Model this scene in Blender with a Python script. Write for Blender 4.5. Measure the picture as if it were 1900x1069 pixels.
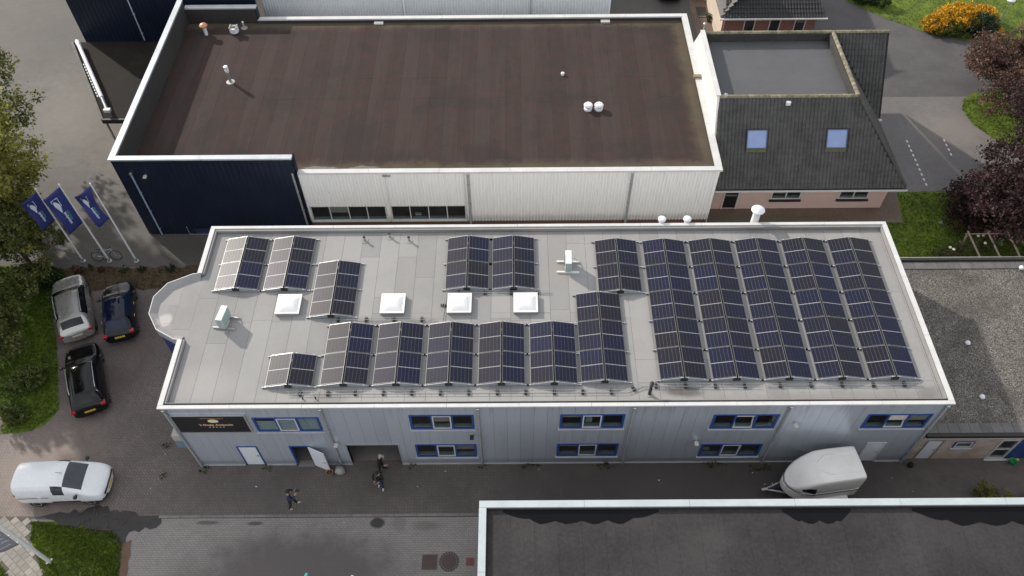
import bpy, math, random
import numpy as np
from mathutils import Matrix, Vector
R = math.radians
rng = random.Random(7)
scene = bpy.context.scene
for o in list(bpy.data.objects): bpy.data.objects.remove(o)
col = scene.collection

# ------------------------------------------------------------------ camera
cam_d = bpy.data.cameras.new("camera"); cam = bpy.data.objects.new("camera", cam_d); col.objects.link(cam)
cam_d.sensor_fit = 'HORIZONTAL'; cam_d.sensor_width = 36.0; cam_d.lens = 36.0*1501.44/1900.0
cam_d.clip_start = 0.5; cam_d.clip_end = 2000
_yaw, _pitch, _roll = -0.0059, 0.9116, -0.0114
_f = Vector((math.sin(_yaw)*math.cos(_pitch), math.cos(_yaw)*math.cos(_pitch), -math.sin(_pitch)))
_r0 = Vector((math.cos(_yaw), -math.sin(_yaw), 0)); _u0 = _r0.cross(_f)
_r = math.cos(_roll)*_r0 + math.sin(_roll)*_u0; _u = -math.sin(_roll)*_r0 + math.cos(_roll)*_u0
_m = Matrix((_r, _u, -_f)).transposed().to_4x4(); _m.translation = Vector((15.3015, -17.3084, 36.1888))
cam.matrix_world = _m
scene.camera = cam

# ------------------------------------------------------------------ sky, sun, exposure
SUN_EL = R(27.5); SUN_DIR = Vector((-0.752, 0.659, 0)) * math.cos(SUN_EL) + Vector((0, 0, math.sin(SUN_EL)))
world = bpy.data.worlds.new("World"); scene.world = world; world.use_nodes = True
wn = world.node_tree; wn.nodes.clear()
sky = wn.nodes.new('ShaderNodeTexSky'); sky.sky_type = 'NISHITA'; sky.sun_disc = False
sky.sun_elevation = SUN_EL; sky.sun_rotation = math.atan2(SUN_DIR.x, SUN_DIR.y)
sky.air_density = 1.0; sky.dust_density = 1.5; sky.ozone_density = 1.0; sky.altitude = 30
bg = wn.nodes.new('ShaderNodeBackground'); bg.inputs['Strength'].default_value = 0.14
wo = wn.nodes.new('ShaderNodeOutputWorld')
# broken bright cloud spread evenly over the whole sky
tc = wn.nodes.new('ShaderNodeTexCoord'); cn = wn.nodes.new('ShaderNodeTexNoise'); cn.inputs['Scale'].default_value = 2.6; cn.inputs['Detail'].default_value = 6; wn.links.new(tc.outputs['Generated'], cn.inputs['Vector'])
cr = wn.nodes.new('ShaderNodeMapRange'); wn.links.new(cn.outputs['Fac'], cr.inputs[0]); cr.inputs[1].default_value = .35; cr.inputs[2].default_value = .65; cr.inputs[3].default_value = .55; cr.inputs[4].default_value = .95
cm = wn.nodes.new('ShaderNodeMix'); cm.data_type = 'RGBA'; wn.links.new(cr.outputs[0], cm.inputs[0]); wn.links.new(sky.outputs[0], cm.inputs[6]); cm.inputs[7].default_value = (6.35, 6.35, 6.45, 1)
wn.links.new(cm.outputs[2], bg.inputs[0]); wn.links.new(bg.outputs[0], wo.inputs[0])
sun_d = bpy.data.lights.new("sun", 'SUN'); sun_d.energy = 3.6; sun_d.angle = R(1.2); sun_d.color = (1.0, 0.93, 0.83)
sun = bpy.data.objects.new("sun", sun_d); col.objects.link(sun)
sun.rotation_euler = SUN_DIR.to_track_quat('Z', 'Y').to_euler(); sun.location = (-40, 40, 40)
vs = scene.view_settings; vs.view_transform = 'Standard'; vs.look = 'None'; vs.gamma = 1; vs.use_curve_mapping = False
vs.exposure = 0.3
scene.cycles.use_denoising = True
scene.cycles.max_bounces = 5; scene.cycles.diffuse_bounces = 2; scene.cycles.glossy_bounces = 2
scene.cycles.transparent_max_bounces = 6; scene.cycles.caustics_reflective = False; scene.cycles.caustics_refractive = False

# ------------------------------------------------------------------ materials
def hexc(h):
    v = [int(h[i:i+2], 16)/255 for i in (0, 2, 4)]
    return tuple(((c+.055)/1.055)**2.4 if c > .04045 else c/12.92 for c in v)
def nd(nt, t, **k):
    n = nt.nodes.new(t)
    for a, b in k.items(): setattr(n, a, b)
    return n
def setin(nt, sock, v):
    if isinstance(v, bpy.types.NodeSocket): nt.links.new(v, sock)
    elif isinstance(v, (tuple, list)) and len(v) == 3 and sock.type == 'RGBA': sock.default_value = (*v, 1)
    else: sock.default_value = v
def mth(nt, op, a, b=0.0, c=None, clamp=False):
    n = nd(nt, 'ShaderNodeMath', operation=op, use_clamp=clamp)
    setin(nt, n.inputs[0], a); setin(nt, n.inputs[1], b)
    if c is not None: setin(nt, n.inputs[2], c)
    return n.outputs[0]
def mixc(nt, f, a, b, blend='MIX'):
    n = nd(nt, 'ShaderNodeMix', data_type='RGBA', blend_type=blend)
    setin(nt, n.inputs[0], f); setin(nt, n.inputs[6], a); setin(nt, n.inputs[7], b)
    return n.outputs[2]
def noise(nt, scale, detail=4, rough=.6, vec=None):
    n = nd(nt, 'ShaderNodeTexNoise'); n.inputs['Scale'].default_value = scale
    n.inputs['Detail'].default_value = detail; n.inputs['Roughness'].default_value = rough
    if vec is not None: nt.links.new(vec, n.inputs['Vector'])
    return n.outputs['Fac']
def ramp01(nt, v, lo, hi):
    n = nd(nt, 'ShaderNodeMapRange', interpolation_type='SMOOTHSTEP')
    setin(nt, n.inputs[0], v); n.inputs[1].default_value = lo; n.inputs[2].default_value = hi
    return n.outputs[0]
def begin(name):
    m = bpy.data.materials.new(name); m.use_nodes = True; nt = m.node_tree; nt.nodes.clear()
    out = nd(nt, 'ShaderNodeOutputMaterial'); p = nd(nt, 'ShaderNodeBsdfPrincipled'); nt.links.new(p.outputs[0], out.inputs[0])
    pos = nd(nt, 'ShaderNodeNewGeometry').outputs['Position']
    return m, nt, p, pos
def setbump(nt, p, h, strength=.3, dist=.02):
    b = nd(nt, 'ShaderNodeBump'); b.inputs['Strength'].default_value = strength; b.inputs['Distance'].default_value = dist
    nt.links.new(h, b.inputs['Height']); nt.links.new(b.outputs[0], p.inputs['Normal'])
MATS = {}
def mat(name, c, rough=.6, metal=0., var=.12, scale=1.5, rnd=0., bump=0., bscale=20., spec=.5, coat=0., c2=None, fine=None):
    """plain surface: base colour broken up by two noises, optional per-object tone and bump"""
    if name in MATS: return MATS[name]
    m, nt, p, pos = begin(name)
    n1 = noise(nt, scale, 5, .65, pos)
    n2 = noise(nt, fine or scale*9, 3, .6, pos)
    f = mth(nt, 'ADD', mth(nt, 'MULTIPLY', n1, .65), mth(nt, 'MULTIPLY', n2, .35))
    f = ramp01(nt, f, .3, .7)
    lo = tuple(x*(1-var) for x in c); hi = tuple(min(1, x*(1+var)) for x in (c2 or c))
    base = mixc(nt, f, lo, hi)
    if rnd:
        oi = nd(nt, 'ShaderNodeObjectInfo').outputs['Random']
        k = mth(nt, 'MULTIPLY_ADD', oi, 2*rnd, 1-rnd)
        cc = nd(nt, 'ShaderNodeCombineColor')
        for i in range(3): nt.links.new(k, cc.inputs[i])
        base = mixc(nt, 1.0, base, cc.outputs[0], 'MULTIPLY')
    nt.links.new(base, p.inputs['Base Color'])
    p.inputs['Metallic'].default_value = metal; p.inputs['Specular IOR Level'].default_value = spec
    p.inputs['Coat Weight'].default_value = coat; p.inputs['Coat Roughness'].default_value = .04
    nt.links.new(mth(nt, 'MULTIPLY_ADD', f, .16, rough-.08), p.inputs['Roughness'])
    if bump: setbump(nt, p, noise(nt, bscale, 4, .6, pos), bump)
    MATS[name] = m; return m
def sep(nt, pos):
    s = nd(nt, 'ShaderNodeSeparateXYZ'); nt.links.new(pos, s.inputs[0]); return s.outputs
def ellmask(nt, X, Y, cx, cy, rx, ry, wob, soft=.25):
    """1 inside a wobbly-edged ellipse on the ground (a wet patch, a stain, painted sunlight)"""
    dx = mth(nt, 'DIVIDE', mth(nt, 'SUBTRACT', X, cx), rx); dy = mth(nt, 'DIVIDE', mth(nt, 'SUBTRACT', Y, cy), ry)
    d = mth(nt, 'SQRT', mth(nt, 'ADD', mth(nt, 'MULTIPLY', dx, dx), mth(nt, 'MULTIPLY', dy, dy)))
    d = mth(nt, 'ADD', d, wob)
    return mth(nt, 'SUBTRACT', 1.0, ramp01(nt, d, 1-soft, 1+soft))
def paver_mat(name, ca, cb, cm, rot=45., bw=.21, bh=.105, stains_and_sun=(), blot=.5, rough=.75):
    m, nt, p, pos = begin(name)
    mp = nd(nt, 'ShaderNodeMapping'); mp.inputs['Rotation'].default_value = (0, 0, R(rot)); nt.links.new(pos, mp.inputs[0])
    b = nd(nt, 'ShaderNodeTexBrick'); nt.links.new(mp.outputs[0], b.inputs['Vector'])
    b.inputs['Color1'].default_value = (*ca, 1); b.inputs['Color2'].default_value = (*cb, 1); b.inputs['Mortar'].default_value = (*cm, 1)
    b.inputs['Scale'].default_value = 1; b.inputs['Brick Width'].default_value = bw; b.inputs['Row Height'].default_value = bh
    b.inputs['Mortar Size'].default_value = .011; b.inputs['Mortar Smooth'].default_value = .3; b.inputs['Bias'].default_value = 0
    n1 = noise(nt, .35, 6, .7, pos); n2 = noise(nt, 2.2, 5, .7, pos); n3 = noise(nt, 14, 3, .6, pos)
    c = mixc(nt, mth(nt, 'MULTIPLY', ramp01(nt, n1, .35, .68), blot), b.outputs['Color'], tuple(x*.45 for x in cb))
    c = mixc(nt, mth(nt, 'MULTIPLY', ramp01(nt, n2, .45, .75), .35), c, tuple(x*.6 for x in ca))
    c = mixc(nt, mth(nt, 'MULTIPLY', ramp01(nt, n3, .5, .8), .3), c, tuple(min(1, x*1.5) for x in ca))
    X, Y, Z = sep(nt, pos)
    wob = mth(nt, 'MULTIPLY', mth(nt, 'SUBTRACT', noise(nt, 1.1, 6, .75, pos), .5), 1.3)
    rg = .0
    tot = None
    for (cx, cy, rx, ry, k, cc, sf) in stains_and_sun:
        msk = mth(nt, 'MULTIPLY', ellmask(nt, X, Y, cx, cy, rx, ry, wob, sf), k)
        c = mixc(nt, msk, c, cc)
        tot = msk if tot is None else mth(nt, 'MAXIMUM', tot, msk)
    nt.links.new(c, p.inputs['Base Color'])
    if tot is not None: nt.links.new(mth(nt, 'MULTIPLY_ADD', tot, -.3, rough), p.inputs['Roughness'])
    else: p.inputs['Roughness'].default_value = rough
    p.inputs['Specular IOR Level'].default_value = .35
    setbump(nt, p, b.outputs['Fac'], -.35, .012)
    MATS[name] = m; return m
def leaf_mat(name, dark, light, trans=.25, rough=.55):
    m, nt, p, pos = begin(name)
    a = nd(nt, 'ShaderNodeAttribute', attribute_name='tone')
    c = mixc(nt, a.outputs['Fac'], dark, light)
    nt.links.new(c, p.inputs['Base Color']); p.inputs['Roughness'].default_value = rough
    p.inputs['Specular IOR Level'].default_value = .3
    t = nd(nt, 'ShaderNodeBsdfTranslucent'); nt.links.new(c, t.inputs[0])
    mx = nd(nt, 'ShaderNodeMixShader'); mx.inputs[0].default_value = trans
    out = [n for n in nt.nodes if n.type == 'OUTPUT_MATERIAL'][0]
    nt.links.new(p.outputs[0], mx.inputs[1]); nt.links.new(t.outputs[0], mx.inputs[2]); nt.links.new(mx.outputs[0], out.inputs[0])
    MATS[name] = m; return m
def glass_mat(name, tint=(.74, .78, .79), rough=.03):
    m, nt, p, pos = begin(name)
    out = [n for n in nt.nodes if n.type == 'OUTPUT_MATERIAL'][0]
    tr = nd(nt, 'ShaderNodeBsdfTransparent'); tr.inputs[0].default_value = (*tint, 1)
    gl = nd(nt, 'ShaderNodeBsdfGlossy'); gl.inputs['Roughness'].default_value = rough
    fr = nd(nt, 'ShaderNodeFresnel'); fr.inputs[0].default_value = 1.6
    bf = nd(nt, 'ShaderNodeNewGeometry').outputs['Backfacing']   # only the outer face of the pane mirrors
    w = mth(nt, 'MULTIPLY', mth(nt, 'MULTIPLY_ADD', fr.outputs[0], 1.2, .05, clamp=True), mth(nt, 'SUBTRACT', 1.0, bf))
    mx = nd(nt, 'ShaderNodeMixShader'); nt.links.new(w, mx.inputs[0]); nt.links.new(tr.outputs[0], mx.inputs[1]); nt.links.new(gl.outputs[0], mx.inputs[2])
    nt.links.new(mx.outputs[0], out.inputs[0]); MATS[name] = m; return m
def paint(name, c, rough=.25, coat=.6, metal=0.): return mat(name, c, rough, metal, .04, .8, coat=coat, spec=.5)

def trim_mat(name, c, dirt):
    m, nt, p, pos = begin(name); n1 = noise(nt, .9, 6, .7, pos); n2 = noise(nt, 7, 5, .75, pos); n3 = noise(nt, 30, 3, .6, pos)
    k = mixc(nt, ramp01(nt, n1, .3, .7), tuple(x*.86 for x in c), c); k = mixc(nt, mth(nt, 'MULTIPLY', ramp01(nt, n2, .52, .72), .45), k, dirt); k = mixc(nt, mth(nt, 'MULTIPLY', ramp01(nt, n3, .6, .75), .3), k, tuple(x*.7 for x in dirt))
    nt.links.new(k, p.inputs['Base Color']); p.inputs['Roughness'].default_value = .5; p.inputs['Specular IOR Level'].default_value = .4; MATS[name] = m; return m
WHITE = trim_mat('white_trim', (.62, .62, .61), (.42, .41, .38))
FRONTWHITE = trim_mat('pale_trim', (.47, .53, .55), (.33, .35, .34))
ALU = mat('aluminium', (.58, .58, .58), .35, .7, .05, 2)
DARK = mat('black_plastic', (.02, .02, .021), .5, 0, .2, 3)
STEEL = mat('galvanised', (.42, .43, .44), .42, .6, .15, 3)
GREYPIPE = mat('grey_pipe', (.30, .31, .32), .5, 0, .15, 2)
BLUE = mat('blue_frame', (.018, .065, .25), .4, 0, .1, 2)
RED = mat('red_lens', (.35, .012, .015), .2, 0, .1, 8, coat=.5)
LAMP = mat('lamp_lens', (.62, .64, .66), .12, .3, .1, 8, coat=.6)
YPLATE = mat('yellow_plate', (.62, .40, .04), .45, 0, .05, 4)
CARGLASS = mat('car_glass', (.006, .007, .009), .06, 0, .1, 2, spec=.45)
TYRE = mat('tyre', (.018, .018, .018), .8, 0, .2, 8)
GLASS = glass_mat('window_glass')

# ------------------------------------------------------------------ mesh helper
ORG = {}
class MB:
    def __init__(s): s.v = []; s.f = []
    def add(s, vs, fs):
        k = len(s.v); s.v += [tuple(p) for p in vs]; s.f += [tuple(i+k for i in f) for f in fs]; return s
    def box(s, x0, y0, z0, x1, y1, z1, mx=None):
        vs = [(x, y, z) for z in (z0, z1) for y in (y0, y1) for x in (x0, x1)]
        if mx is not None: vs = [tuple(mx @ Vector(p)) for p in vs]
        return s.add(vs, [(0, 2, 3, 1), (4, 5, 7, 6), (0, 1, 5, 4), (1, 3, 7, 5), (3, 2, 6, 7), (2, 0, 4, 6)])
    def bar(s, p0, p1, w, h, up=(0, 0, 1)):
        p0 = Vector(p0); p1 = Vector(p1); d = (p1-p0).normalized(); x = d.cross(Vector(up))
        if x.length < 1e-5: x = d.cross(Vector((1, 0, 0)))
        x.normalize(); z = x.cross(d); vs = []
        for p in (p0, p1):
            for a, b in ((-1, -1), (1, -1), (1, 1), (-1, 1)): vs.append(p + x*a*w/2 + z*b*h/2)
        return s.add(vs, [(0, 3, 2, 1), (4, 5, 6, 7), (0, 1, 5, 4), (1, 2, 6, 5), (2, 3, 7, 6), (3, 0, 4, 7)])
    def tube(s, pts, rad, n=8, cap=True):
        pts = [Vector(p) for p in pts]; rad = rad if isinstance(rad, (list, tuple)) else [rad]*len(pts)
        k = len(s.v)
        for i, p in enumerate(pts):
            d = (pts[min(i+1, len(pts)-1)] - pts[max(i-1, 0)]).normalized()
            a = d.cross(Vector((0, 0, 1)) if abs(d.z) < .95 else Vector((1, 0, 0))).normalized(); b = d.cross(a)
            for j in range(n):
                t = 2*math.pi*j/n; s.v.append(tuple(p + (a*math.cos(t) + b*math.sin(t))*rad[i]))
        for i in range(len(pts)-1):
            for j in range(n):
                s.f.append((k+i*n+j, k+i*n+(j+1) % n, k+(i+1)*n+(j+1) % n, k+(i+1)*n+j))
        if cap:
            s.f.append(tuple(k+j for j in reversed(range(n)))); s.f.append(tuple(k+(len(pts)-1)*n+j for j in range(n)))
        return s
    def lathe(s, c, prof, n=16, axis='z'):
        """prof: list of (radius, height) revolved about the axis through c"""
        k = len(s.v)
        for r, h in prof:
            for j in range(n):
                t = 2*math.pi*j/n; a, b = r*math.cos(t), r*math.sin(t)
                s.v.append((c[0]+a, c[1]+b, c[2]+h) if axis == 'z' else (c[0]+h, c[1]+a, c[2]+b) if axis == 'x' else (c[0]+a, c[1]+h, c[2]+b))
        for i in range(len(prof)-1):
            for j in range(n): s.f.append((k+i*n+j, k+i*n+(j+1) % n, k+(i+1)*n+(j+1) % n, k+(i+1)*n+j))
        s.f.append(tuple(k+j for j in reversed(range(n)))); s.f.append(tuple(k+(len(prof)-1)*n+j for j in range(n)))
        return s
    def prism(s, poly, z0, z1):
        n = len(poly); k = len(s.v)
        a = sum(poly[i][0]*poly[(i+1) % n][1]-poly[(i+1) % n][0]*poly[i][1] for i in range(n))
        if a < 0: poly = poly[::-1]
        s.v += [(x, y, z0) for x, y in poly] + [(x, y, z1) for x, y in poly]
        s.f.append(tuple(k+i for i in reversed(range(n)))); s.f.append(tuple(k+n+i for i in range(n)))
        for i in range(n): s.f.append((k+i, k+(i+1) % n, k+n+(i+1) % n, k+n+i))
        return s
    def build(s, name, m, parent=None, smooth=False, bevel=0., local=False):
        org = ORG.get(parent.name, Vector((0, 0, 0))) if (parent is not None and not local) else Vector((0, 0, 0))
        me = bpy.data.meshes.new(name)
        me.from_pydata([tuple(Vector(p)-org) for p in s.v], [], s.f); me.update()
        if smooth:
            me.polygons.foreach_set('use_smooth', [True]*len(me.polygons))
            me.set_sharp_from_angle(angle=R(40))
        o = bpy.data.objects.new(name, me); col.objects.link(o)
        if m is not None: me.materials.append(m)
        if parent is not None:
            o.parent = parent
            ORG[o.name] = org
        if bevel:
            b = o.modifiers.new('bevel', 'BEVEL'); b.width = bevel; b.segments = 2; b.limit_method = 'ANGLE'; b.angle_limit = R(40)
        return o
def tag(o, label, cat, group=None):
    o['label'] = label; o['category'] = cat
    if group: o['group'] = group
    return o
def struct(o): o['kind'] = 'structure'; return o
def thing(name, label, cat, loc=(0, 0, 0), rz=0., group=None, world=True):
    """Empty at the base; with world=True its parts are given in world coordinates"""
    o = bpy.data.objects.new(name, None); col.objects.link(o); o.location = loc; o.rotation_euler = (0, 0, rz); o.empty_display_size = .2
    if world: ORG[o.name] = Vector(loc)
    return tag(o, label, cat, group)
def copy_tree(o, parent=None, keep_label=False):
    c = o.copy(); col.objects.link(c)
    if parent is not None: c.parent = parent
    for ch in list(o.children): copy_tree(ch, c)
    return c
def part(name, m, parent, *boxes, smooth=False, bevel=0.):
    mb = MB()
    for b in boxes: mb.box(*b)
    return mb.build(name, m, parent, smooth, bevel)
def cells(x0, x1, z0, z1, holes):
    """rectangles that tile [x0,x1]x[z0,z1] without the holes"""
    xs = sorted({x0, x1} | {min(max(v, x0), x1) for h in holes for v in h[:2]}); out = []
    for a, b in zip(xs, xs[1:]):
        if b-a < 1e-4: continue
        mid = (a+b)/2; cut = sorted((max(h[2], z0), min(h[3], z1)) for h in holes if h[0] < mid < h[1])
        z = z0
        for c0, c1 in cut:
            if c0-z > 1e-4: out.append((a, b, z, c0))
            z = max(z, c1)
        if z1-z > 1e-4: out.append((a, b, z, z1))
    return out
def quads_mesh(name, V, tone, m, parent=None, origin=(0, 0, 0)):
    V = np.asarray(V, np.float32); n, k = V.shape[:2]
    me = bpy.data.meshes.new(name); V = V - np.asarray(origin, np.float32)
    me.vertices.add(n*k); me.vertices.foreach_set('co', V.reshape(-1))
    me.loops.add(n*k); me.loops.foreach_set('vertex_index', np.arange(n*k, dtype=np.int32))
    me.polygons.add(n); me.polygons.foreach_set('loop_start', np.arange(0, n*k, k, dtype=np.int32))
    try: me.polygons.foreach_set('loop_total', np.full(n, k, np.int32))
    except Exception: pass
    me.update(calc_edges=True)
    a = me.attributes.new('tone', 'FLOAT', 'FACE'); a.data.foreach_set('value', np.asarray(tone, np.float32))
    me.materials.append(m)
    o = bpy.data.objects.new(name, me); col.objects.link(o)
    if parent is not None: o.parent = parent
    return o
def leaf_quads(nprng, C, size, flat=.5, asp=.5):
    """diamond leaves of random turn at centres C"""
    n = len(C); d = nprng.normal(size=(n, 3)); d[:, 2] *= flat; d /= np.linalg.norm(d, axis=1)[:, None]
    u = nprng.normal(size=(n, 3)); w = np.cross(d, u); w /= np.linalg.norm(w, axis=1)[:, None]
    L = size*nprng.uniform(.4, 1.55, (n, 1))
    return np.stack([C-d*L*.5, C+w*L*asp*.5, C+d*L*.5, C-w*L*asp*.5], 1)
def pip(x, y, poly):
    r = np.zeros(len(x), bool); n = len(poly)
    for i in range(n):
        x0, y0 = poly[i]; x1, y1 = poly[(i+1) % n]
        c = ((y0 > y) != (y1 > y)); xx = (x1-x0)*(y-y0)/((y1-y0) or 1e-9)+x0
        r ^= c & (x < xx)
    return r
def spots(nprng, poly, n):
    P = np.array(poly); lo, hi = P.min(0), P.max(0); out = np.zeros((0, 2))
    while len(out) < n:
        q = nprng.uniform(lo, hi, (n*2, 2)); out = np.vstack([out, q[pip(q[:, 0], q[:, 1], poly)]])
    return out[:n]
def vnoise(x, y, seed=0):
    """cheap smooth value noise for clumping"""
    r = np.random.RandomState(seed); t = 0
    for k in range(5):
        a, b, ph = r.uniform(-1, 1), r.uniform(-1, 1), r.uniform(0, 6.28); t = t + np.sin(a*x*(1+k*.7)+b*y*(1+k*.7)+ph)/(1+k*.5)
    return t/3

# ================================================================== SETTING: ground
def sheet(name, poly, z, m):
    n = len(poly); a = sum(poly[i][0]*poly[(i+1) % n][1]-poly[(i+1) % n][0]*poly[i][1] for i in range(n))
    if a < 0: poly = poly[::-1]
    return struct(MB().add([(x, y, z) for x, y in poly], [tuple(range(n))]).build(name, m))
def wavy(poly, amp, step, seed):
    """roughen a polygon outline"""
    r = random.Random(seed); out = []
    for i, p in enumerate(poly):
        q = poly[(i+1) % len(poly)]; L = math.dist(p, q); n = max(1, min(60, int(L/step))); out.append(p)
        for k in range(1, n):
            t = k/n; nx, ny = -(q[1]-p[1])/L, (q[0]-p[0])/L; o = r.uniform(-amp, amp)
            out.append((p[0]+(q[0]-p[0])*t+nx*o, p[1]+(q[1]-p[1])*t+ny*o))
    return out
DK = (.022, .019, .018)
M_ground = mat('far_ground', (.10, .095, .085), .9, 0, .2, .3)
M_yard = paver_mat('yard_pavers', (.118, .111, .102), (.102, .097, .09), (.064, .060, .055), 0, .21, .105, blot=.30,
                   stains_and_sun=[(-9, 24, 3.2, 5, .35, (.11, .085, .07), .6), (-12, 27, 6, 5, .25, (.24, .21, .175), .7), (-3.5, 13.5, 3, .9, .5, (.07, .06, .05), .5)])
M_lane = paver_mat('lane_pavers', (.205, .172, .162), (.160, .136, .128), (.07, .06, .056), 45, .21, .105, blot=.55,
                   stains_and_sun=[(24, -1.2, 12, 3.2, .72, (.055, .050, .045), .6), (5, -1.4, 7, 1.7, .45, (.078, .070, .066), .7), (-5, 6.5, 1.0, 2.5, .4, (.08, .05, .045), .5), (30, -1.3, 5, 2.0, .5, (.045, .04, .035), .6),
                           (-7.5, -.2, 2.6, 2.6, .5, (.25, .20, .165), .7)])  # last ellipse: sunlit ground by the van, painted pale and warm
M_street = paver_mat('street_pavers', (.285, .262, .250), (.250, .230, .219), (.16, .146, .138), 0, .20, .10, blot=.15,
                     stains_and_sun=[(5.6, -5.3, 4.3, 1.9, .86, (.085, .072, .070), .48), (8.85, -2.95, .33, .27, .9, DK, .25), (9.9, -3.0, .3, .4, .3, (.07, .065, .06), .4), (11.1, -3.1, .6, .22, .4, (.07, .065, .06), .5),
                             (3.2, -2.95, .35, .1, .7, DK, .4), (1.0, -2.9, .5, .09, .6, DK, .4)])
M_asph = mat('asphalt', (.082, .077, .079), .85, 0, .22, .5, bump=.15, bscale=60)
M_drive = paver_mat('drive_pavers', (.185, .175, .172), (.16, .152, .15), (.10, .095, .09), 0, .21, .105, blot=.25, stains_and_sun=[(44.5, 23.8, 2.0, 1.4, .35, (.25, .215, .185), .8)])  # pale ellipse is sun through the trees, painted into the pavers
M_brickpath = paver_mat('brick_path', (.20, .14, .11), (.16, .118, .095), (.09, .075, .063), 90, .21, .105, blot=.5, stains_and_sun=[(31, 15.9, 5, .35, .5, (.06, .065, .03), .7)])
M_soil = mat('soil_mulch', (.060, .040, .026), .95, 0, .5, 1.8, bump=.6, bscale=14, c2=(.075, .055, .03))
M_mud = mat('wet_dirt', (.026, .022, .021), .45, 0, .45, 2.5, bump=.4, bscale=10)
M_lawn = mat('lawn_turf', (.055, .105, .006), .95, 0, .45, .8, bump=.5, bscale=40, c2=(.095, .135, .010))
M_conc = mat('concrete', (.19, .178, .165), .85, 0, .18, 3, rnd=.12)

sheet('ground', [(-400, -400), (400, -400), (400, 400), (-400, 400)], -.020, M_ground)
sheet('yard_pavement', [(-70, 12.45), (30, 12.45), (30, 80), (-70, 80)], -.016, M_yard)
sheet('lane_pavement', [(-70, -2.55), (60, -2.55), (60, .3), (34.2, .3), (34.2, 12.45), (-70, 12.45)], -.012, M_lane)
sheet('street_pavement', [(-70, -45), (70, -45), (70, -2.68), (-70, -2.68)], -.012, M_street)
sheet('asphalt_drive', [(26.7, 10.5), (90, 10.5), (90, 90), (26.7, 90)], -.012, M_asph)
sheet('parking_pavement', [(38.2, 16), (52, 16), (52, 27.15), (38.2, 27.15)], -.008, M_drive)
sheet('brick_footpath', [(26.75, 14.6), (38.55, 14.6), (38.9, 18.0), (26.75, 18.0)], -.004, M_brickpath)
sheet('house_footpath', [(29.0, 31), (31.5, 31), (31.5, 45), (29.0, 45)], -.004, M_brickpath)

LAWNS = {
 'lawn_behind_annex': [(36, 10.6), (70, 10.6), (70, 18.2), (46, 18.25), (39.0, 18.05), (38.65, 15.5), (36, 15.5)],
 'lawn_island': [(46.2, 26.9), (45.7, 25.8), (45.9, 24.3), (46.7, 22.9), (49, 21.5), (70, 21), (70, 28), (49, 27.8), (47.2, 27.6)],
 'lawn_park': [(41, 60), (40.9, 40), (41.2, 38.6), (43.75, 36.2), (46.1, 34.5), (48.9, 33.4), (50.5, 32.95), (54, 31.6), (60, 30), (90, 30), (90, 60)],
 'lawn_garden': [(-40, 12.7), (-11.4, 12.55), (-11.0, 10.7), (-10.3, 8.8), (-9.4, 7.06), (-8.6, 4.9), (-7.95, 3.1), (-8.5, 2.1), (-9.2, 1.85), (-10.4, 1.75), (-10.6, 2.8), (-40, 3)],
 'lawn_verge': [(-7.25, -2.75), (-5.3, -2.8), (-3.2, -3.25), (-2.65, -3.9), (-2.35, -5.4), (-2.2, -9), (-5.0, -9), (-5.67, -5.3), (-7.0, -3.6)],
 'lawn_corner': [(-40, -4.7), (-8.0, -4.66), (-7.35, -5.3), (-6.9, -9), (-40, -9)],
}
M_blade = leaf_mat('grass_blades', (.030, .064, .004), (.130, .170, .012), .2, .8)
npr = np.random.RandomState(3)
for k, (nm, poly) in enumerate(LAWNS.items()):
    sheet(nm, wavy(poly, .06, .35, k), .002, M_lawn)
blades = []; tones = []
VIS = {'lawn_behind_annex': ([(36.5, 11.5), (50, 11.5), (50, 18.1), (39, 18.0), (38.7, 15.5), (36.5, 15.5)], 16000), 'lawn_island': (LAWNS['lawn_island'][:4]+[(52, 21.3), (52, 28)], 5000),
       'lawn_park': ([(41, 46), (41.2, 38.6), (43.75, 36.2), (46.1, 34.5), (48.9, 33.4), (50.5, 32.95), (60, 31), (60, 46)], 14000),
       'lawn_garden': ([(-15, 12.6), (-11.3, 12.5), (-11.0, 10.7), (-9.4, 7.06), (-7.95, 3.1), (-8.9, 1.9), (-10.5, 1.75), (-10.6, 2.8), (-13, 3)], 16000),
       'lawn_verge': ([(-7.2, -2.8), (-3.2, -3.3), (-2.65, -3.9), (-2.3, -6), (-5.3, -6), (-7, -3.6)], 9000), 'lawn_corner': ([(-9, -4.7), (-8, -4.7), (-7.3, -5.3), (-7.1, -6), (-9, -6)], 1500)}
for nm, (poly, n) in VIS.items():
    S = spots(npr, poly, n); clump = vnoise(S[:, 0]*1.7, S[:, 1]*1.7, 5)
    h = .05 + .05*npr.rand(n) + .05*np.clip(clump, 0, 1)
    C = np.c_[S, h*.4]; V = leaf_quads(npr, C, .13, 1.0, .28); V[:, :, 2] = np.clip(np.abs(V[:, :, 2]), .003, .22)
    blades.append(V); tones.append(np.clip(.38+.42*clump+.24*npr.normal(size=n), 0, 1))
g = quads_mesh('grass', np.vstack(blades), np.concatenate(tones), M_blade); g['kind'] = 'stuff'
g['label'] = 'short green grass growing on the lawns and verges'; g['category'] = 'grass'

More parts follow.
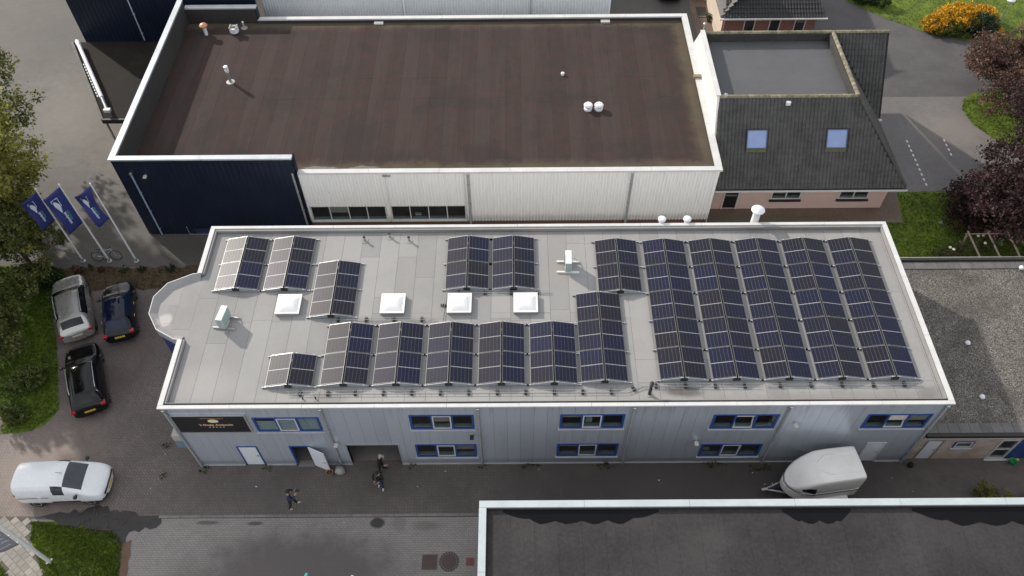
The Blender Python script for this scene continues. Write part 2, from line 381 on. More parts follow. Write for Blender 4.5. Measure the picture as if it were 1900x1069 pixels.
BED = wavy([(-11.2, 12.45), (-.3, 12.5), (-.3, 10.45), (-1.2, 10.6), (-5.4, 10.85), (-11.1, 10.72)], .12, .4, 21)
sheet('planting_bed', BED, .006, M_soil)
sheet('mud_patch', wavy([(-7.0, -2.62), (-5.6, -2.42), (-4.6, -2.10), (-3.0, -2.30), (-1.5, -2.55), (-1.15, -2.9), (-1.6, -3.2), (-2.3, -3.25), (-2.6, -3.6), (-2.5, -4.6), (-2.9, -4.4), (-3.2, -3.5), (-4.6, -3.15), (-6.0, -2.85)], .16, .22, 5), .008, M_mud)
sheet('bare_soil_strip', wavy([(-2.7, -3.9), (-2.3, -3.7), (-2.05, -5.4), (-1.9, -9), (-2.3, -9), (-2.45, -5.4)], .05, .3, 8), .010, mat('red_soil', (.14, .085, .06), .95, 0, .3, 2))
# slabs of the footpath beside the verge
PATHP = [(-9.6, -2.64), (-7.3, -2.66), (-7.05, -3.6), (-5.75, -5.3), (-5.1, -8), (-6.7, -8), (-7.25, -5.4), (-7.95, -4.7), (-9.6, -4.5)]
path = sheet('footpath', PATHP, .004, mat('path_bed', (.10, .085, .07), .9, 0, .3, 2))
M_slab = mat('path_slab', (.25, .235, .21), .85, 0, .2, 2.5, rnd=.18)
slab_mesh = None
for i in range(-12, 13):
    for j in range(-3, 22):
        a = R(-38); u, v = i*.31+(j % 2)*.15, -j*.31
        x, y = -7.2+u*math.cos(a)-v*math.sin(a), -3.0+u*math.sin(a)+v*math.cos(a)
        if y < -6 or x < -9.4 or not pip(np.array([x]), np.array([y]), PATHP)[0]: continue
        if slab_mesh is None:
            slab_mesh = MB().box(-.148, -.148, 0, .148, .148, .012).build('paving_slab', M_slab, path, local=True); o = slab_mesh
        else:
            o = slab_mesh.copy(); col.objects.link(o); o.parent = path
        o.location = (x, y, .005+rng.uniform(0, .004)); o.rotation_euler = (0, 0, a+rng.uniform(-.03, .03))
# gutter kerb between lane and street
kerb = struct(MB().box(-1.4, -2.68, -.02, 13.6, -2.52, -.006).build('kerb', mat('kerb_bed', (.05, .045, .04), .9)))
k0 = None
for i in range(15):
    x = -1.35+i*1.0
    if k0 is None: k0 = MB().box(0, -.065, 0, .985, .065, .02).build('kerb_stone', M_conc, kerb, local=True, bevel=.006); o = k0
    else: o = k0.copy(); col.objects.link(o); o.parent = kerb
    o.location = (x, -2.6+.004*i*.3, -.008+rng.uniform(0, .003))
# painted dashes of the parking bays
M_line = mat('road_paint', (.62, .61, .58), .7, 0, .2, 5)
for bx, by0, by1 in ((41.05, 18.6, 22.7), (43.5, 21.3, 22.7)):
    y = by0
    while y < by1:
        struct(MB().box(bx-.05, y, -.006, bx+.05, y+.22, -.003).build('road_marking', M_line)); y += .44
# drain covers in the street
M_rust = mat('cast_iron', (.085, .058, .055), .7, .2, .25, 4)
t = thing('inspection_cover', 'square iron inspection cover in the street, left of the round one', 'manhole cover', (11.39, -4.79, 0))
part('cover_plate', M_rust, t, (11.05, -5.13, -.01, 11.73, -4.45, .004)); part('cover_frame', M_conc, t, (11.0, -5.18, -.01, 11.78, -4.4, -.002))
t = thing('manhole_cover', 'round iron manhole cover with toothed paver edge, beside the square one', 'manhole cover', (12.26, -4.77, 0))
MB().lathe((12.26, -4.77, -.01), [(.34, 0), (.34, .014)], 24).build('cover_plate', M_rust, t)
mb = MB()
for k in range(20):
    a = k*math.tau/20; mb.box(.36, -.05, -.008, .45, .05, .002, Matrix.Translation((12.26, -4.77, 0)) @ Matrix.Rotation(a, 4, 'Z'))
mb.build('cover_frame', mat('dark_paver', (.07, .06, .06), .8), t)
t = thing('valve_cover', 'small square red valve cover in the street near the white coping', 'manhole cover', (13.2, -4.77, 0))
part('cover_plate', mat('red_iron', (.16, .06, .05), .7, 0, .2, 5), t, (13.03, -4.95, -.01, 13.38, -4.6, .004))

# ================================================================== MAIN BUILDING with the solar roof
HZ = 5.69; RZ = 5.45; BX = 34.0; BY = 10.33
mainb = thing('workshop_building', 'long grey metal workshop with solar panels on its flat roof', 'building')
def cladding(name, c, dirt, ztop, rough, metal, zb=.0, amt=.5):
    m, nt, p, pos = begin(name); X, Y, Z = sep(nt, pos)
    oi = nd(nt, 'ShaderNodeObjectInfo').outputs['Random']; k = mixc(nt, oi, tuple(x*.965 for x in c), tuple(x*1.03 for x in c))
    mp = nd(nt, 'ShaderNodeMapping'); mp.inputs['Scale'].default_value = (2.6, 2.6, .16); nt.links.new(pos, mp.inputs[0])
    st = ramp01(nt, noise(nt, 1.6, 5, .7, mp.outputs[0]), .52, .72)
    k = mixc(nt, mth(nt, 'MULTIPLY', mth(nt, 'MULTIPLY', st, ramp01(nt, Z, ztop-1.7, ztop)), amt), k, dirt)
    k = mixc(nt, mth(nt, 'MULTIPLY', mth(nt, 'MULTIPLY', st, .16), 1.0), k, dirt)
    low = mth(nt, 'SUBTRACT', 1.0, ramp01(nt, mth(nt, 'ADD', Z, mth(nt, 'MULTIPLY', noise(nt, 2, 5, .7, pos), -.5)), zb-.1, zb+.45))
    k = mixc(nt, mth(nt, 'MULTIPLY', low, .45), k, tuple(x*.6 for x in dirt))
    nt.links.new(k, p.inputs['Base Color']); p.inputs['Metallic'].default_value = metal; p.inputs['Roughness'].default_value = rough; MATS[name] = m; return m
M_panel = cladding('grey_cladding', (.515, .56, .625), (.19, .20, .22), 5.5, .28, .38)
M_core = mat('wall_core', (.06, .06, .065), .9)
M_int = mat('interior_dark', (.16, .15, .14), .9, 0, .2, 1)
WINS = [(3.68, 6.62, 3.42, 4.68), (10.6, 13.45, 3.54, 4.82), (10.6, 13.45, .77, 2.03), (17.25, 20.1, 3.54, 4.8), (17.22, 20.08, .76, 2.02), (24.0, 26.9, 3.44, 4.7), (23.95, 26.8, .66, 1.9), (30.78, 33.62, 3.4, 4.65)]
DOORS = [(2.25, 3.2, .02, 1.95), (4.7, 5.66, .02, 1.95), (7.4, 9.8, -.01, 2.0), (31.65, 32.55, .02, 1.95)]
HOLES = WINS + DOORS
n = 57; w = BX/n
for i in range(n):
    a, b = i*w+.004, (i+1)*w-.004
    for zz in (0,):
        cs = cells(a, b, .06, 5.59, HOLES); bands = []
        for c in sorted(cs, key=lambda c: c[2]):      # pieces above and below an opening are panels of their own
            for g in bands:
                if any(abs(c[1]-d[0]) < 1e-3 or abs(c[0]-d[1]) < 1e-3 for d in g) and any(c[2] < d[3]-1e-3 and d[2] < c[3]-1e-3 for d in g): g.append(c); break
            else: bands.append([c])
        for g in bands:
            mb = MB()
            for (x0, x1, z0, z1) in g: mb.box(x0, 0, z0, x1, .05, z1)
            mb.build('wall_panel', M_panel, mainb)
mb = MB()
for (x0, x1, z0, z1) in cells(0.01, BX-.01, 0, 5.58, HOLES): mb.box(x0, .05, z0, x1, .18, z1)
mb.build('front_wall', M_core, mainb)
part('side_wall', M_panel, mainb, (0, .18, 0, .12, 3.5, 5.58)); part('side_wall', M_panel, mainb, (0, 3.5, 0, .12, 7.4, 5.3)); part('side_wall', M_panel, mainb, (0, 7.4, 0, .12, BY, 5.58)); part('side_wall', M_panel, mainb, (BX-.12, .18, 0, BX, BY, 5.58))
part('back_wall', mat('bounce_white_wall', (.78, .78, .76), .6), mainb, (.12, BY-.12, 0, BX-.12, BY, 5.58))  # unseen wall, coloured white to bounce light onto the warehouse front
part('corner_trim', mat('trim_grey', (.38, .41, .47), .4, .3), mainb, (-.03, -.03, 0, .16, -.002, 5.59)); part('corner_trim', MATS['trim_grey'], mainb, (BX-.16, -.03, 0, BX+.03, -.002, 5.59))
for x0, x1 in ((.16, 2.2), (3.25, 4.65), (5.7, 7.38), (9.82, 31.6), (32.6, BX-.16)): part('base_trim', mat('base_trim', (.42, .43, .44), .5), mainb, (x0, -.05, 0, x1, -.002, .06))
inter = part('interior', M_int, mainb, (.12, 5.0, 0, BX-.12, 5.1, 5.4), (.12, .2, -.005, BX-.12, 5, .012), (.12, .2, 2.72, BX-.12, 5, 2.9))
for x in (3.45, 6.95, 10.15, 15, 22, 29): part('partition', M_int, mainb, (x-.05, .2, .02, x+.05, 4.98, 5.38))
# roof deck and its bitumen sheets
def roof_mat():
    m, nt, p, pos = begin('grey_roofing'); X, Y, Z = sep(nt, pos)
    oi = nd(nt, 'ShaderNodeObjectInfo').outputs['Random']; n1 = noise(nt, .5, 6, .65, pos); n2 = noise(nt, 5, 5, .7, pos); n3 = noise(nt, 40, 2, .5, pos)
    f = mth(nt, 'ADD', mth(nt, 'MULTIPLY', n1, .5), mth(nt, 'ADD', mth(nt, 'MULTIPLY', n2, .2), mth(nt, 'MULTIPLY', oi, .3)))
    c = mixc(nt, ramp01(nt, f, .25, .75), (.248, .244, .241), (.316, .311, .305))
    c = mixc(nt, mth(nt, 'MULTIPLY', ramp01(nt, n3, .5, .8), .25), c, (.38, .375, .365))
    wob = mth(nt, 'MULTIPLY', mth(nt, 'SUBTRACT', noise(nt, 1.0, 6, .75, pos), .5), 1.6)
    for (cx, cy, rx, ry, k, cc, sf) in ((8.5, .5, 3.5, .45, .5, (.42, .41, .39), .6), (22.6, .75, .75, .28, .75, (.07, .065, .06), .5), (29, .4, 4, .3, .4, (.17, .165, .155), .6), (15, .45, 5, .3, .35, (.40, .39, .37), .6), (33.3, .6, .5, .3, .5, (.13, .125, .115), .6),
                                    (-1.1, 4.75, .35, .35, .7, (.52, .51, .49), .3), (1.4, 1.2, 1.6, .8, .35, (.39, .38, .36), .6), (17.5, 7.6, .5, .6, .3, (.33, .29, .24), .6), (7.2, .55, .7, .4, .4, (.15, .145, .14), .6), (30, 10, 4, .2, .4, (.17, .165, .15), .5), (12.4, 9.9, 3, .25, .35, (.19, .185, .17), .5), (27.5, 9.7, .8, .5, .35, (.17, .17, .17), .5)):
        c = mixc(nt, mth(nt, 'MULTIPLY', ellmask(nt, X, Y, cx, cy, rx, ry, wob, sf), k), c, cc)
    nt.links.new(c, p.inputs['Base Color']); p.inputs['Roughness'].default_value = .85; p.inputs['Specular IOR Level'].default_value = .3
    setbump(nt, p, n3, .08); MATS['grey_roofing'] = m; return m
M_roofs = roof_mat()
M_seam = mat('seam_bitumen', (.12, .117, .115), .9)
part('roof_deck', M_seam, mainb, (.12, .12, 5.3, BX-.12, BY-.12, RZ-.012))
part('parapet_upstand', M_roofs, mainb, (.12, .19, 5.2, BX-.12, .215, 5.64), (.12, BY-.2, 5.2, BX-.12, BY-.13, 5.64), (BX-.2, .2, 5.2, BX-.13, BY-.2, 5.64), (.13, .22, 5.2, .2, 3.5, 5.64), (.13, 7.4, 5.2, .2, BY-.21, 5.64))
x = .22; i = 0
while x < BX-.25:
    x1 = min(x+.93, BX-.22); cuts = sorted(rng.sample([1.2, 2.4, 3.4, 4.6, 5.0, 6.1, 7.2, 8.5, 9.3], 2)) if i % 3 else [rng.choice([4.7, 5.2, 6.0])]
    if 3 < i < 20 and i % 2: cuts = sorted(set(cuts+[5.05]))
    ys = [.22]+cuts+[BY-.22]
    for a, b in zip(ys, ys[1:]):
        part('roof_sheet', M_roofs, mainb, (x+.004, a+.004, RZ-.014, x1-.007, b-.005, RZ+rng.uniform(0, .004)))
    x += .93; i += 1
# white coping in lengths
def coping(parent, m, axis, a, b, c0, c1, z0, z1, L=3.0):
    n = max(1, round((b-a)/L)); s = (b-a)/n
    for i in range(n):
        p, q = a+i*s+.006, a+(i+1)*s-.006; z1 = z1+(.003 if i % 2 else -.003)
        part('coping', m, parent, (p, c0, z0, q, c1, z1) if axis == 'x' else (c0, p, z0, c1, q, z1))
coping(mainb, WHITE, 'x', -.12, BX+.12, -.10, .07, 5.6, HZ); coping(mainb, WHITE, 'x', -.12, BX+.12, BY-.07, BY+.10, 5.6, HZ)
coping(mainb, WHITE, 'y', .075, 3.5, -.12, .10, 5.59, HZ); coping(mainb, WHITE, 'y', 7.38, BY-.075, -.12, .10, 5.59, HZ); coping(mainb, WHITE, 'y', .075, BY-.075, BX-.10, BX+.12, 5.59, HZ)
# rounded stair bay on the end wall
BAY = [(.05, 7.4), (-.34, 7.34), (-1.41, 6.78), (-1.87, 5.97), (-1.83, 4.99), (-1.26, 4.09), (-.33, 3.55), (.05, 3.5)]
def inset(poly, d):
    cx = sum(p[0] for p in poly)/len(poly); cy = sum(p[1] for p in poly)/len(poly)
    return [(min(p[0]+(cx-p[0])*d/max(.3, math.dist(p, (cx, cy))), .05) if p[0] < 0 else p[0], p[1]+(cy-p[1])*d/max(.3, math.dist(p, (cx, cy)))) for p in poly]
M_bay = mat('bay_blue', (.02, .045, .16), .35, .2, .15, 1)
B1 = inset(BAY, .06); B2 = inset(BAY, .34)
MB().prism(B1, 0, 5.2).build('bay_wall', M_bay, mainb)
MB().prism([(.222, 7.36)]+B1[1:-1]+[(.222, 3.54)], 5.31, RZ-.001).build('bay_roof', M_roofs, mainb)
mb = MB()
for p, q, P, Q in zip(BAY, BAY[1:], inset(BAY, .03), inset(BAY, .03)[1:]):
    a, b = B2[BAY.index(p)], B2[BAY.index(q)]
    mb.add([(*P, 5.66), (*Q, 5.66), (b[0], b[1], RZ+.002), (a[0], a[1], RZ+.002)], [(0, 1, 2, 3)])
mb.build('bay_upstand', M_roofs, mainb)
mb = MB()
for p, q in zip(BAY, BAY[1:]): mb.bar((*p, 5.62), (*q, 5.62), .035, .10)
mb.build('bay_rim', WHITE, mainb)
mb = MB()
for p, q in zip(BAY, BAY[1:]): mb.bar((*p, 5.36), (*q, 5.36), .02, .4)
mb.build('bay_fascia', M_panel, mainb)
# roof sheets seams on the bay
for q in ((-1.12, 4.55, -.68, 5.6), (-1.12, 5.61, -.68, 6.4), (-.66, 4.2, .2, 6.75)): part('roof_sheet', M_roofs, mainb, (q[0], q[1], RZ-.003, q[2], q[3], RZ+.004))

M_skyreflect = mat('pale_sky_reflection', (.70, .78, .80), .8, 0, .1, 2); M_ledge = mat('ledge_grey', (.36, .42, .43), .7, 0, .1, 2)
def window(b, x0, x1, z0, z1, y, n=3, fm=BLUE, sm=WHITE, sashes=(1,), tilt=(), fw=.10, blind_or_reflection=0, sill=True, sash_all=False):
    """window with frame, panes, white opening sashes"""
    wd = part('window', fm, b, (x0, y-.035, z0, x1, y+.06, z0+fw), (x0, y-.035, z1-fw*.6, x1, y+.06, z1), (x0, y-.035, z0+fw, x0+fw, y+.06, z1-fw*.6), (x1-fw, y-.035, z0+fw, x1, y+.06, z1-fw*.6))
    pw = (x1-x0-2*fw-(n-1)*fw*.8)/n
    for k in range(n):
        a = x0+fw+k*(pw+fw*.8)
        if k: part('mullion', fm, wd, (a-fw*.8, y-.03, z0+fw, a, y+.055, z1-fw*.6))
        c, d = z0+fw, z1-fw*.6
        if k in sashes or sash_all:
            s = .055; sh = part('sash', sm, wd, (a, y-.05, c, a+pw, y+.02, c+s), (a, y-.05, d-s, a+pw, y+.02, d), (a, y-.05, c+s, a+s, y+.02, d-s), (a+pw-s, y-.05, c+s, a+pw, y+.02, d-s))
            pn = part('pane', GLASS, wd, (a+s, y-.02, c+s, a+pw-s, y-.01, d-s))
            if k in tilt:
                for o in (sh, pn):   # hinged at the bottom, top leaning in
                    piv = Vector((a, y, c)) - ORG[b.name]; o.location = piv
                    for v in o.data.vertices: v.co -= piv
                    o.rotation_euler = (R(-14), 0, 0)
        else: part('pane', GLASS, wd, (a, y+.0, c, a+pw, y+.01, d))
        if blind_or_reflection and k >= 3-blind_or_reflection: part('blind_or_reflection', M_skyreflect, wd, (a, y+.025, c, a+pw, y+.03, d-(.04 if k else .30)))  # pale sheet behind the panes, imitating sky reflected in the glass
        if not blind_or_reflection:
            part('ledge', M_ledge, wd, (a, y+.03, c-.02, a+pw, y+.16, c+.10))
            q = rng.random()
            if q < .3: part('blind_or_reflection', mat('roller_blind', (.55, .50, .42), .8, 0, .1, 2), wd, (a, y+.035, d-rng.uniform(.2, .6), a+pw, y+.04, d))
            elif q < .5: part('window_item', mat('room_paper', (.6, .6, .58), .8), wd, (a+pw*.2, y+.2, c+.1, a+pw*.55, y+.3, c+rng.uniform(.25, .5)))
    if sill: part('sill', mat('sill_grey', (.48, .49, .5), .5), wd, (x0-.06, y-.10, z0-.05, x1+.06, y-.002, z0-.006))
    return wd
for k, (x0, x1, z0, z1) in enumerate(WINS): window(mainb, x0, x1, z0, z1, .0, tilt=(1,) if k in (5, 7) else (), blind_or_reflection=3 if k == 0 else 0)
M_door = mat('white_door', (.72, .75, .79), .45, 0, .04, 2)
def door(b, x0, x1, z0, z1, y, fm=BLUE, leaf=M_door, hx=None):
    d = part('door', leaf, b, (x0+.06, y, z0+.02, x1-.06, y+.05, z1-.06))
    part('frame', fm, d, (x0, y-.03, z0, x0+.06, y+.08, z1), (x1-.06, y-.03, z0, x1, y+.08, z1), (x0+.06, y-.03, z1-.06, x1-.06, y+.08, z1))
    hx = hx or x1-.16; part('handle', STEEL, d, (hx-.06, y-.06, z0+.98, hx+.06, y-.01, z0+1.02))
    return d
door(mainb, 2.25, 3.2, .02, 1.95, 0.); door(mainb, 31.65, 32.55, .02, 1.95, 0., WHITE)
fr = part('door_frame', BLUE, mainb, (4.70, -.03, .02, 4.78, .1, 1.95), (5.58, -.03, .02, 5.66, .1, 1.95), (4.78, -.03, 1.88, 5.58, .1, 1.95))
part('threshold', M_conc, mainb, (4.78, -.12, 0, 5.58, .2, .05))
lf = MB().box(0, -.025, 0, .84, .025, 1.86).build('door', M_door, mainb, local=True); lf.location = (5.60, -.05, .04); lf.rotation_euler = (0, 0, R(-24)); lf['label'] = 'white door leaf standing open'
h = MB().box(.70, -.09, .95, .80, .09, .99).build('handle', STEEL, lf, local=True)
part('garage_frame', mat('garage_frame', (.33, .36, .41), .5, .2), mainb, (7.34, -.02, 0, 7.40, .2, 2.06), (9.80, -.02, 0, 9.86, .2, 2.06), (7.40, -.02, 2.0, 9.80, .2, 2.06))
def pipe_part(b, x, y, z0, z1, r=.045, m=GREYPIPE, name='downpipe', hopper=True):
    d = MB().tube([(x, y, z0), (x, y, z1)], r, 8).build(name, m, b, True)
    for z in np.arange(z0+.5, z1-.2, 1.5): part('bracket', m, d, (x-r-.02, y-.02, z, x+r+.02, y+.08, z+.03))
    if hopper: MB().lathe((x, y, z1-.05), [(.05, 0), (.085, .08), (.085, .16), (.06, .17)], 10).build('hopper', ALU, d, True)
    return d
for x in (.10, 6.86, 13.66, 20.42, 27.15, 33.88): pipe_part(mainb, x, -.09, .02, 5.42, .05)
def floodlight(b, x, y, z, m=WHITE):
    l = MB().box(x-.09, y-.28, z-.03, x+.09, y-.06, z+.05).build('wall_lamp', m, b, bevel=.01); part('bracket', STEEL, l, (x-.03, y-.06, z-.06, x+.03, y-.002, z+.06))
    part('lens', LAMP, l, (x-.075, y-.26, z-.042, x+.075, y-.08, z-.031))
floodlight(mainb, 7.0, 0, 2.3); floodlight(mainb, 23.62, 0, 2.25); floodlight(mainb, 27.74, 0, 3.95); floodlight(mainb, 13.3, 0, 3.0, DARK)
# small porch box on the end wall
pb = part('porch_canopy', mat('beige_panel', (.42, .40, .36), .6), mainb, (-.75, .35, 1.35, -.02, 1.15, 2.3)); part('canopy_front', mat('canopy_blue', (.16, .24, .34), .5), pb, (-.72, .29, 1.3, -.02, .345, 1.85))

# sign on the facade
sg = thing('sign_board', 'black shop sign with gold lettering and five stars above the white door', 'sign', (1.8, 0, 3.42))
sb = part('board', mat('sign_black', (.012, .012, .014), .35, 0, .1, 2), sg, (.22, -.07, 3.48, 3.4, -.01, 4.93))
part('frame', ALU, sg, (.16, -.085, 4.93, 3.46, -.005, 4.97), (.16, -.085, 3.44, 3.46, -.005, 3.48), (.16, -.085, 3.48, .22, -.005, 4.93), (3.4, -.085, 3.48, 3.46, -.005, 4.93))
GOLD = mat('gold_print', (.62, .42, .24), .5, 0, .15, 3); CREAM = mat('cream_print', (.75, .66, .46), .5, 0, .15, 3)
def text_mesh(txt, size, name, m, parent, mx, ex=.004, shear=0., bold=0., align='CENTER'):
    c = bpy.data.curves.new('t', 'FONT'); c.body = txt; c.size = size; c.extrude = ex; c.shear = shear; c.offset = bold; c.align_x = align; c.resolution_u = 3
    o = bpy.data.objects.new('t', c); col.objects.link(o); bpy.context.view_layer.update()
    me = bpy.data.meshes.new_from_object(o); bpy.data.objects.remove(o)
    me.transform(mx); me.materials.clear(); me.materials.append(m)
    ob = bpy.data.objects.new(name, me); col.objects.link(ob); ob.parent = parent; ob.location = -ORG[parent.name] if parent.name in ORG else (0, 0, 0); return ob
UP = Matrix.Rotation(R(90), 4, 'X')
text_mesh("'t Oude Ambacht", .215, 'lettering', GOLD, sg, Matrix.Translation((1.98, -.076, 4.10)) @ UP, shear=.12, bold=.006)
mb = MB()
for k in range(18):
    a0, a1 = math.pi*k/17, 0
mb.add([(1.98+.24*math.cos(t)-.02, -.078, 4.50+.17*math.sin(t)*(1 if math.sin(t) > 0 else .75)) for t in [k*math.tau/20 for k in range(20)]], [tuple(reversed(range(20)))])
mb.build('logo_bread', CREAM, sg)
for k in range(5):
    mb = MB(); cx = 1.98+(k-2)*.155
    mb.add([(cx+(.05 if j % 2 == 0 else .024)*math.sin(j*math.pi/5), -.076, 3.97+(.05 if j % 2 == 0 else .024)*math.cos(j*math.pi/5)) for j in range(10)], [tuple(range(10))]); mb.build('star', CREAM, sg)
mb = MB()
for k in range(16): mb.box(1.45+k*.065, -.076, 4.73, 1.495+k*.065, -.071, 4.755)
mb.build('fine_print', GOLD, sg)

# ------------------------------------------------------------------ solar panels
PL, PW, LO, HI = 1.585, 1.0, .10, .315     # length along the roof depth, plan width, edge heights above the roof
def cell_material():
    m, nt, p, pos = begin('solar_cells')
    a = nd(nt, 'ShaderNodeAttribute', attribute_type='OBJECT', attribute_name='tint').outputs['Fac']
    n = ramp01(nt, noise(nt, .5, 3, .5, pos), .35, .65); f = mth(nt, 'MULTIPLY_ADD', n, .5, mth(nt, 'MULTIPLY', a, .5), clamp=True)
    c = mixc(nt, f, (.0050, .0075, .032), (.0115, .0100, .0135))
    w = nd(nt, 'ShaderNodeTexWave', wave_type='BANDS', bands_direction='Y'); w.inputs['Scale'].default_value = 4.0; nt.links.new(pos, w.inputs['Vector'])
    c = mixc(nt, mth(nt, 'MULTIPLY', ramp01(nt, w.outputs['Fac'], .93, 1.0), .12), c, (.2, .2, .24))
    nt.links.new(c, p.inputs['Base Color']); p.inputs['Roughness'].default_value = .40; p.inputs['Specular IOR Level'].default_value = .21
    return m
M_cell = cell_material(); M_back = mat('backsheet', (.33, .33, .35), .4, 0, .05, 2)
def make_panel():
    r = bpy.data.objects.new('solar_panel', None); col.objects.link(r); r.empty_display_size = .2
    W = PW/math.cos(math.atan2(HI-LO, PW)); f = .018
    MB().box(0, 0, -.035, W, f, .006).box(0, PL-f, -.035, W, PL, .006).box(0, f, -.035, f, PL-f, .006).box(W-f, f, -.035, W, PL-f, .006).build('frame', mat('panel_frame', (.17, .17, .175), .4, .5, .08, 3), r, local=True)
    MB().box(f, f, -.02, W-f, PL-f, -.006).build('backsheet', M_back, r, local=True)
    g = .022; cw = (W-2*f-.007*5-.012)/6; ch = (PL-2*f-.038-.016)/2
    first = None
    for j in range(2):
        for i in range(6):
            x = f+.006+i*(cw+.007); y = f+.008+j*(ch+.038)
            if first is None: o = first = MB().box(0, 0, -.008, cw, ch, -.001).build('cell_strip', M_cell, r, local=True)
            else: o = first.copy(); col.objects.link(o); o.parent = r
            o.location = (x, y, 0)
    return r
proto = make_panel(); proto_used = False
ORD = ['first', 'second', 'third', 'fourth', 'fifth']
COLS = [(1.93, 6.42, 2, 'outer column of the back-left group'), (4.27, 6.42, 2, 'middle column of the back-left group'), (6.72, 4.82, 2, 'inner column of the back-left group'),
        (13.0, 6.38, 2, 'left column of the back-centre pair'), (15.24, 6.38, 2, 'right column of the back-centre pair'),
        (20.33, 6.14, 2, 'short column of the large block'), (19.22, 1.18, 3, 'end column of the front row'),
        (5.34, 1.05, 1, 'short column at the left of the front row')]
COLS += [(7.75+2.312*i, 1.10, 2, '%s full column of the front row' % ORD[i]) for i in range(5)]
COLS += [(22.70+2.308*i, 1.27, 5, '%s tall column of the large right block' % ORD[i]) for i in range(5)]
tilt = math.atan2(HI-LO, PW)
M_brk = mat('ridge_bracket', (.02, .022, .022), .5); M_end = mat('end_plate', (.40, .46, .52), .35, .5, .1, 3)
for cx, y0, n, desc in COLS:
    mf = thing('mounting_frame', 'aluminium mounting frame under the solar panels, ' + desc, 'mounting frame', (cx, y0, RZ), 0, 'solar mounting frames')
    for k in range(n+1):
        y = y0+k*1.612-.012
        rl = MB().bar((cx-PW-.03, y, RZ+LO+.0), (cx-.03, y, RZ+HI), .05, .035).bar((cx+.03, y, RZ+HI), (cx+PW+.03, y, RZ+LO), .05, .035).build('mounting_rail', ALU, mf)
        part('base_rail', STEEL, mf, (cx-PW-.20, y-.03, RZ+.02, cx+PW+.20, y+.03, RZ+.07))
        for s in (-1, 1):
            for q in (.12, .86):
                zz = RZ+HI-(HI-LO)*q; part('clamp', ALU, rl, (cx+s*(PW*q+.03)-.025, y-.045, zz+.015, cx+s*(PW*q+.03)+.025, y+.045, zz+.035))
            MB().lathe((cx+s*(PW+.1), y, RZ+.004), [(.05, 0), (.05, .02)], 8).build('foot', DARK, mf)
        if k in (0, n): part('ridge_bracket', M_brk, mf, (cx-.16, y-.05, RZ+.08, cx+.16, y+.03, RZ+HI-.06))
    for s in (-1, 1):   # end plates closing the tent at the front
        y = y0-.03
        MB().add([(cx+s*(PW+.03), y, RZ+.06), (cx+s*.16, y, RZ+.06), (cx+s*.16, y, RZ+HI-.04), (cx+s*(PW+.03), y, RZ+LO-.01), (cx+s*(PW+.03), y+.012, RZ+.06), (cx+s*.16, y+.012, RZ+.06), (cx+s*.16, y+.012, RZ+HI-.04), (cx+s*(PW+.03), y+.012, RZ+LO-.01)],
                 [(0, 1, 2, 3), (7, 6, 5, 4), (0, 4, 5, 1), (1, 5, 6, 2), (2, 6, 7, 3), (3, 7, 4, 0)]).build('end_plate', M_end, mf)
    for k in range(n):
        for s in (-1, 1):
            if not proto_used: p = proto; proto_used = True
            else: p = copy_tree(proto)
            y = y0+k*1.612
            if s < 0: p.location = (cx-.035-PW, y, RZ+LO+.04); p.rotation_euler = (0, -tilt, 0)
            else: p.location = (cx+.035, y, RZ+HI+.04); p.rotation_euler = (0, tilt, 0)
            where = '' if n == 1 else (ORD[k] + ' from the roof front, ')
            tag(p, '%s-tilted solar panel, %s%s' % ('left' if s < 0 else 'right', where, desc), 'solar panel', 'solar panels on the grey roof')
            tv = rng.random()
            for ch in p.children:
                if ch.name.startswith('cell_strip'): ch['tint'] = min(1, max(0, tv+rng.uniform(-.12, .12)))

# ------------------------------------------------------------------ things on the grey roof
M_dome = mat('dome_acrylic', (.80, .80, .79), .25, 0, .03, 2, coat=.4)
for k, (x, nm) in enumerate(((4.62, 'white dome skylight at the far left, before the stepped solar column'), (9.54, 'white dome skylight behind the second front solar column'), (12.68, 'white dome skylight beside the bent cable tray'), (15.8, 'white dome skylight below the back-centre pair of columns'))):
    y = 5.5; t = thing('dome_skylight', nm, 'skylight', (x, y, RZ), 0, 'dome skylights on the grey roof'); h = .57
    part('curb', M_roofs, t, (x-h+.02, y-h+.02, RZ-.01, x+h-.02, y+h-.02, RZ+.16))
    part('rim', M_dome, t, (x-h, y-h, RZ+.16, x+h, y-h+.07, RZ+.21), (x-h, y+h-.07, RZ+.16, x+h, y+h, RZ+.21), (x-h, y-h+.07, RZ+.16, x-h+.07, y+h-.07, RZ+.21), (x+h-.07, y-h+.07, RZ+.16, x+h, y+h-.07, RZ+.21))
    mb = MB(); N = 12; q = h-.06; V = []
    for i in range(N+1):
        for j in range(N+1):
            u, v = 2*i/N-1, 2*j/N-1; V.append((x+u*q, y+v*q, RZ+.18+.19*(1-max(abs(u), abs(v))**2.2)*(1-.25*(u*u+v*v)/2)))
    mb.add(V, [(i*(N+1)+j, (i+1)*(N+1)+j, (i+1)*(N+1)+j+1, i*(N+1)+j+1) for i in range(N) for j in range(N)]).build('dome', M_dome, t, True)
M_acw = mat('ac_white', (.70, .71, .69), .5, 0, .06, 2)
M_acg = mat('ac_side', (.30, .40, .38), .5, 0, .1, 2)
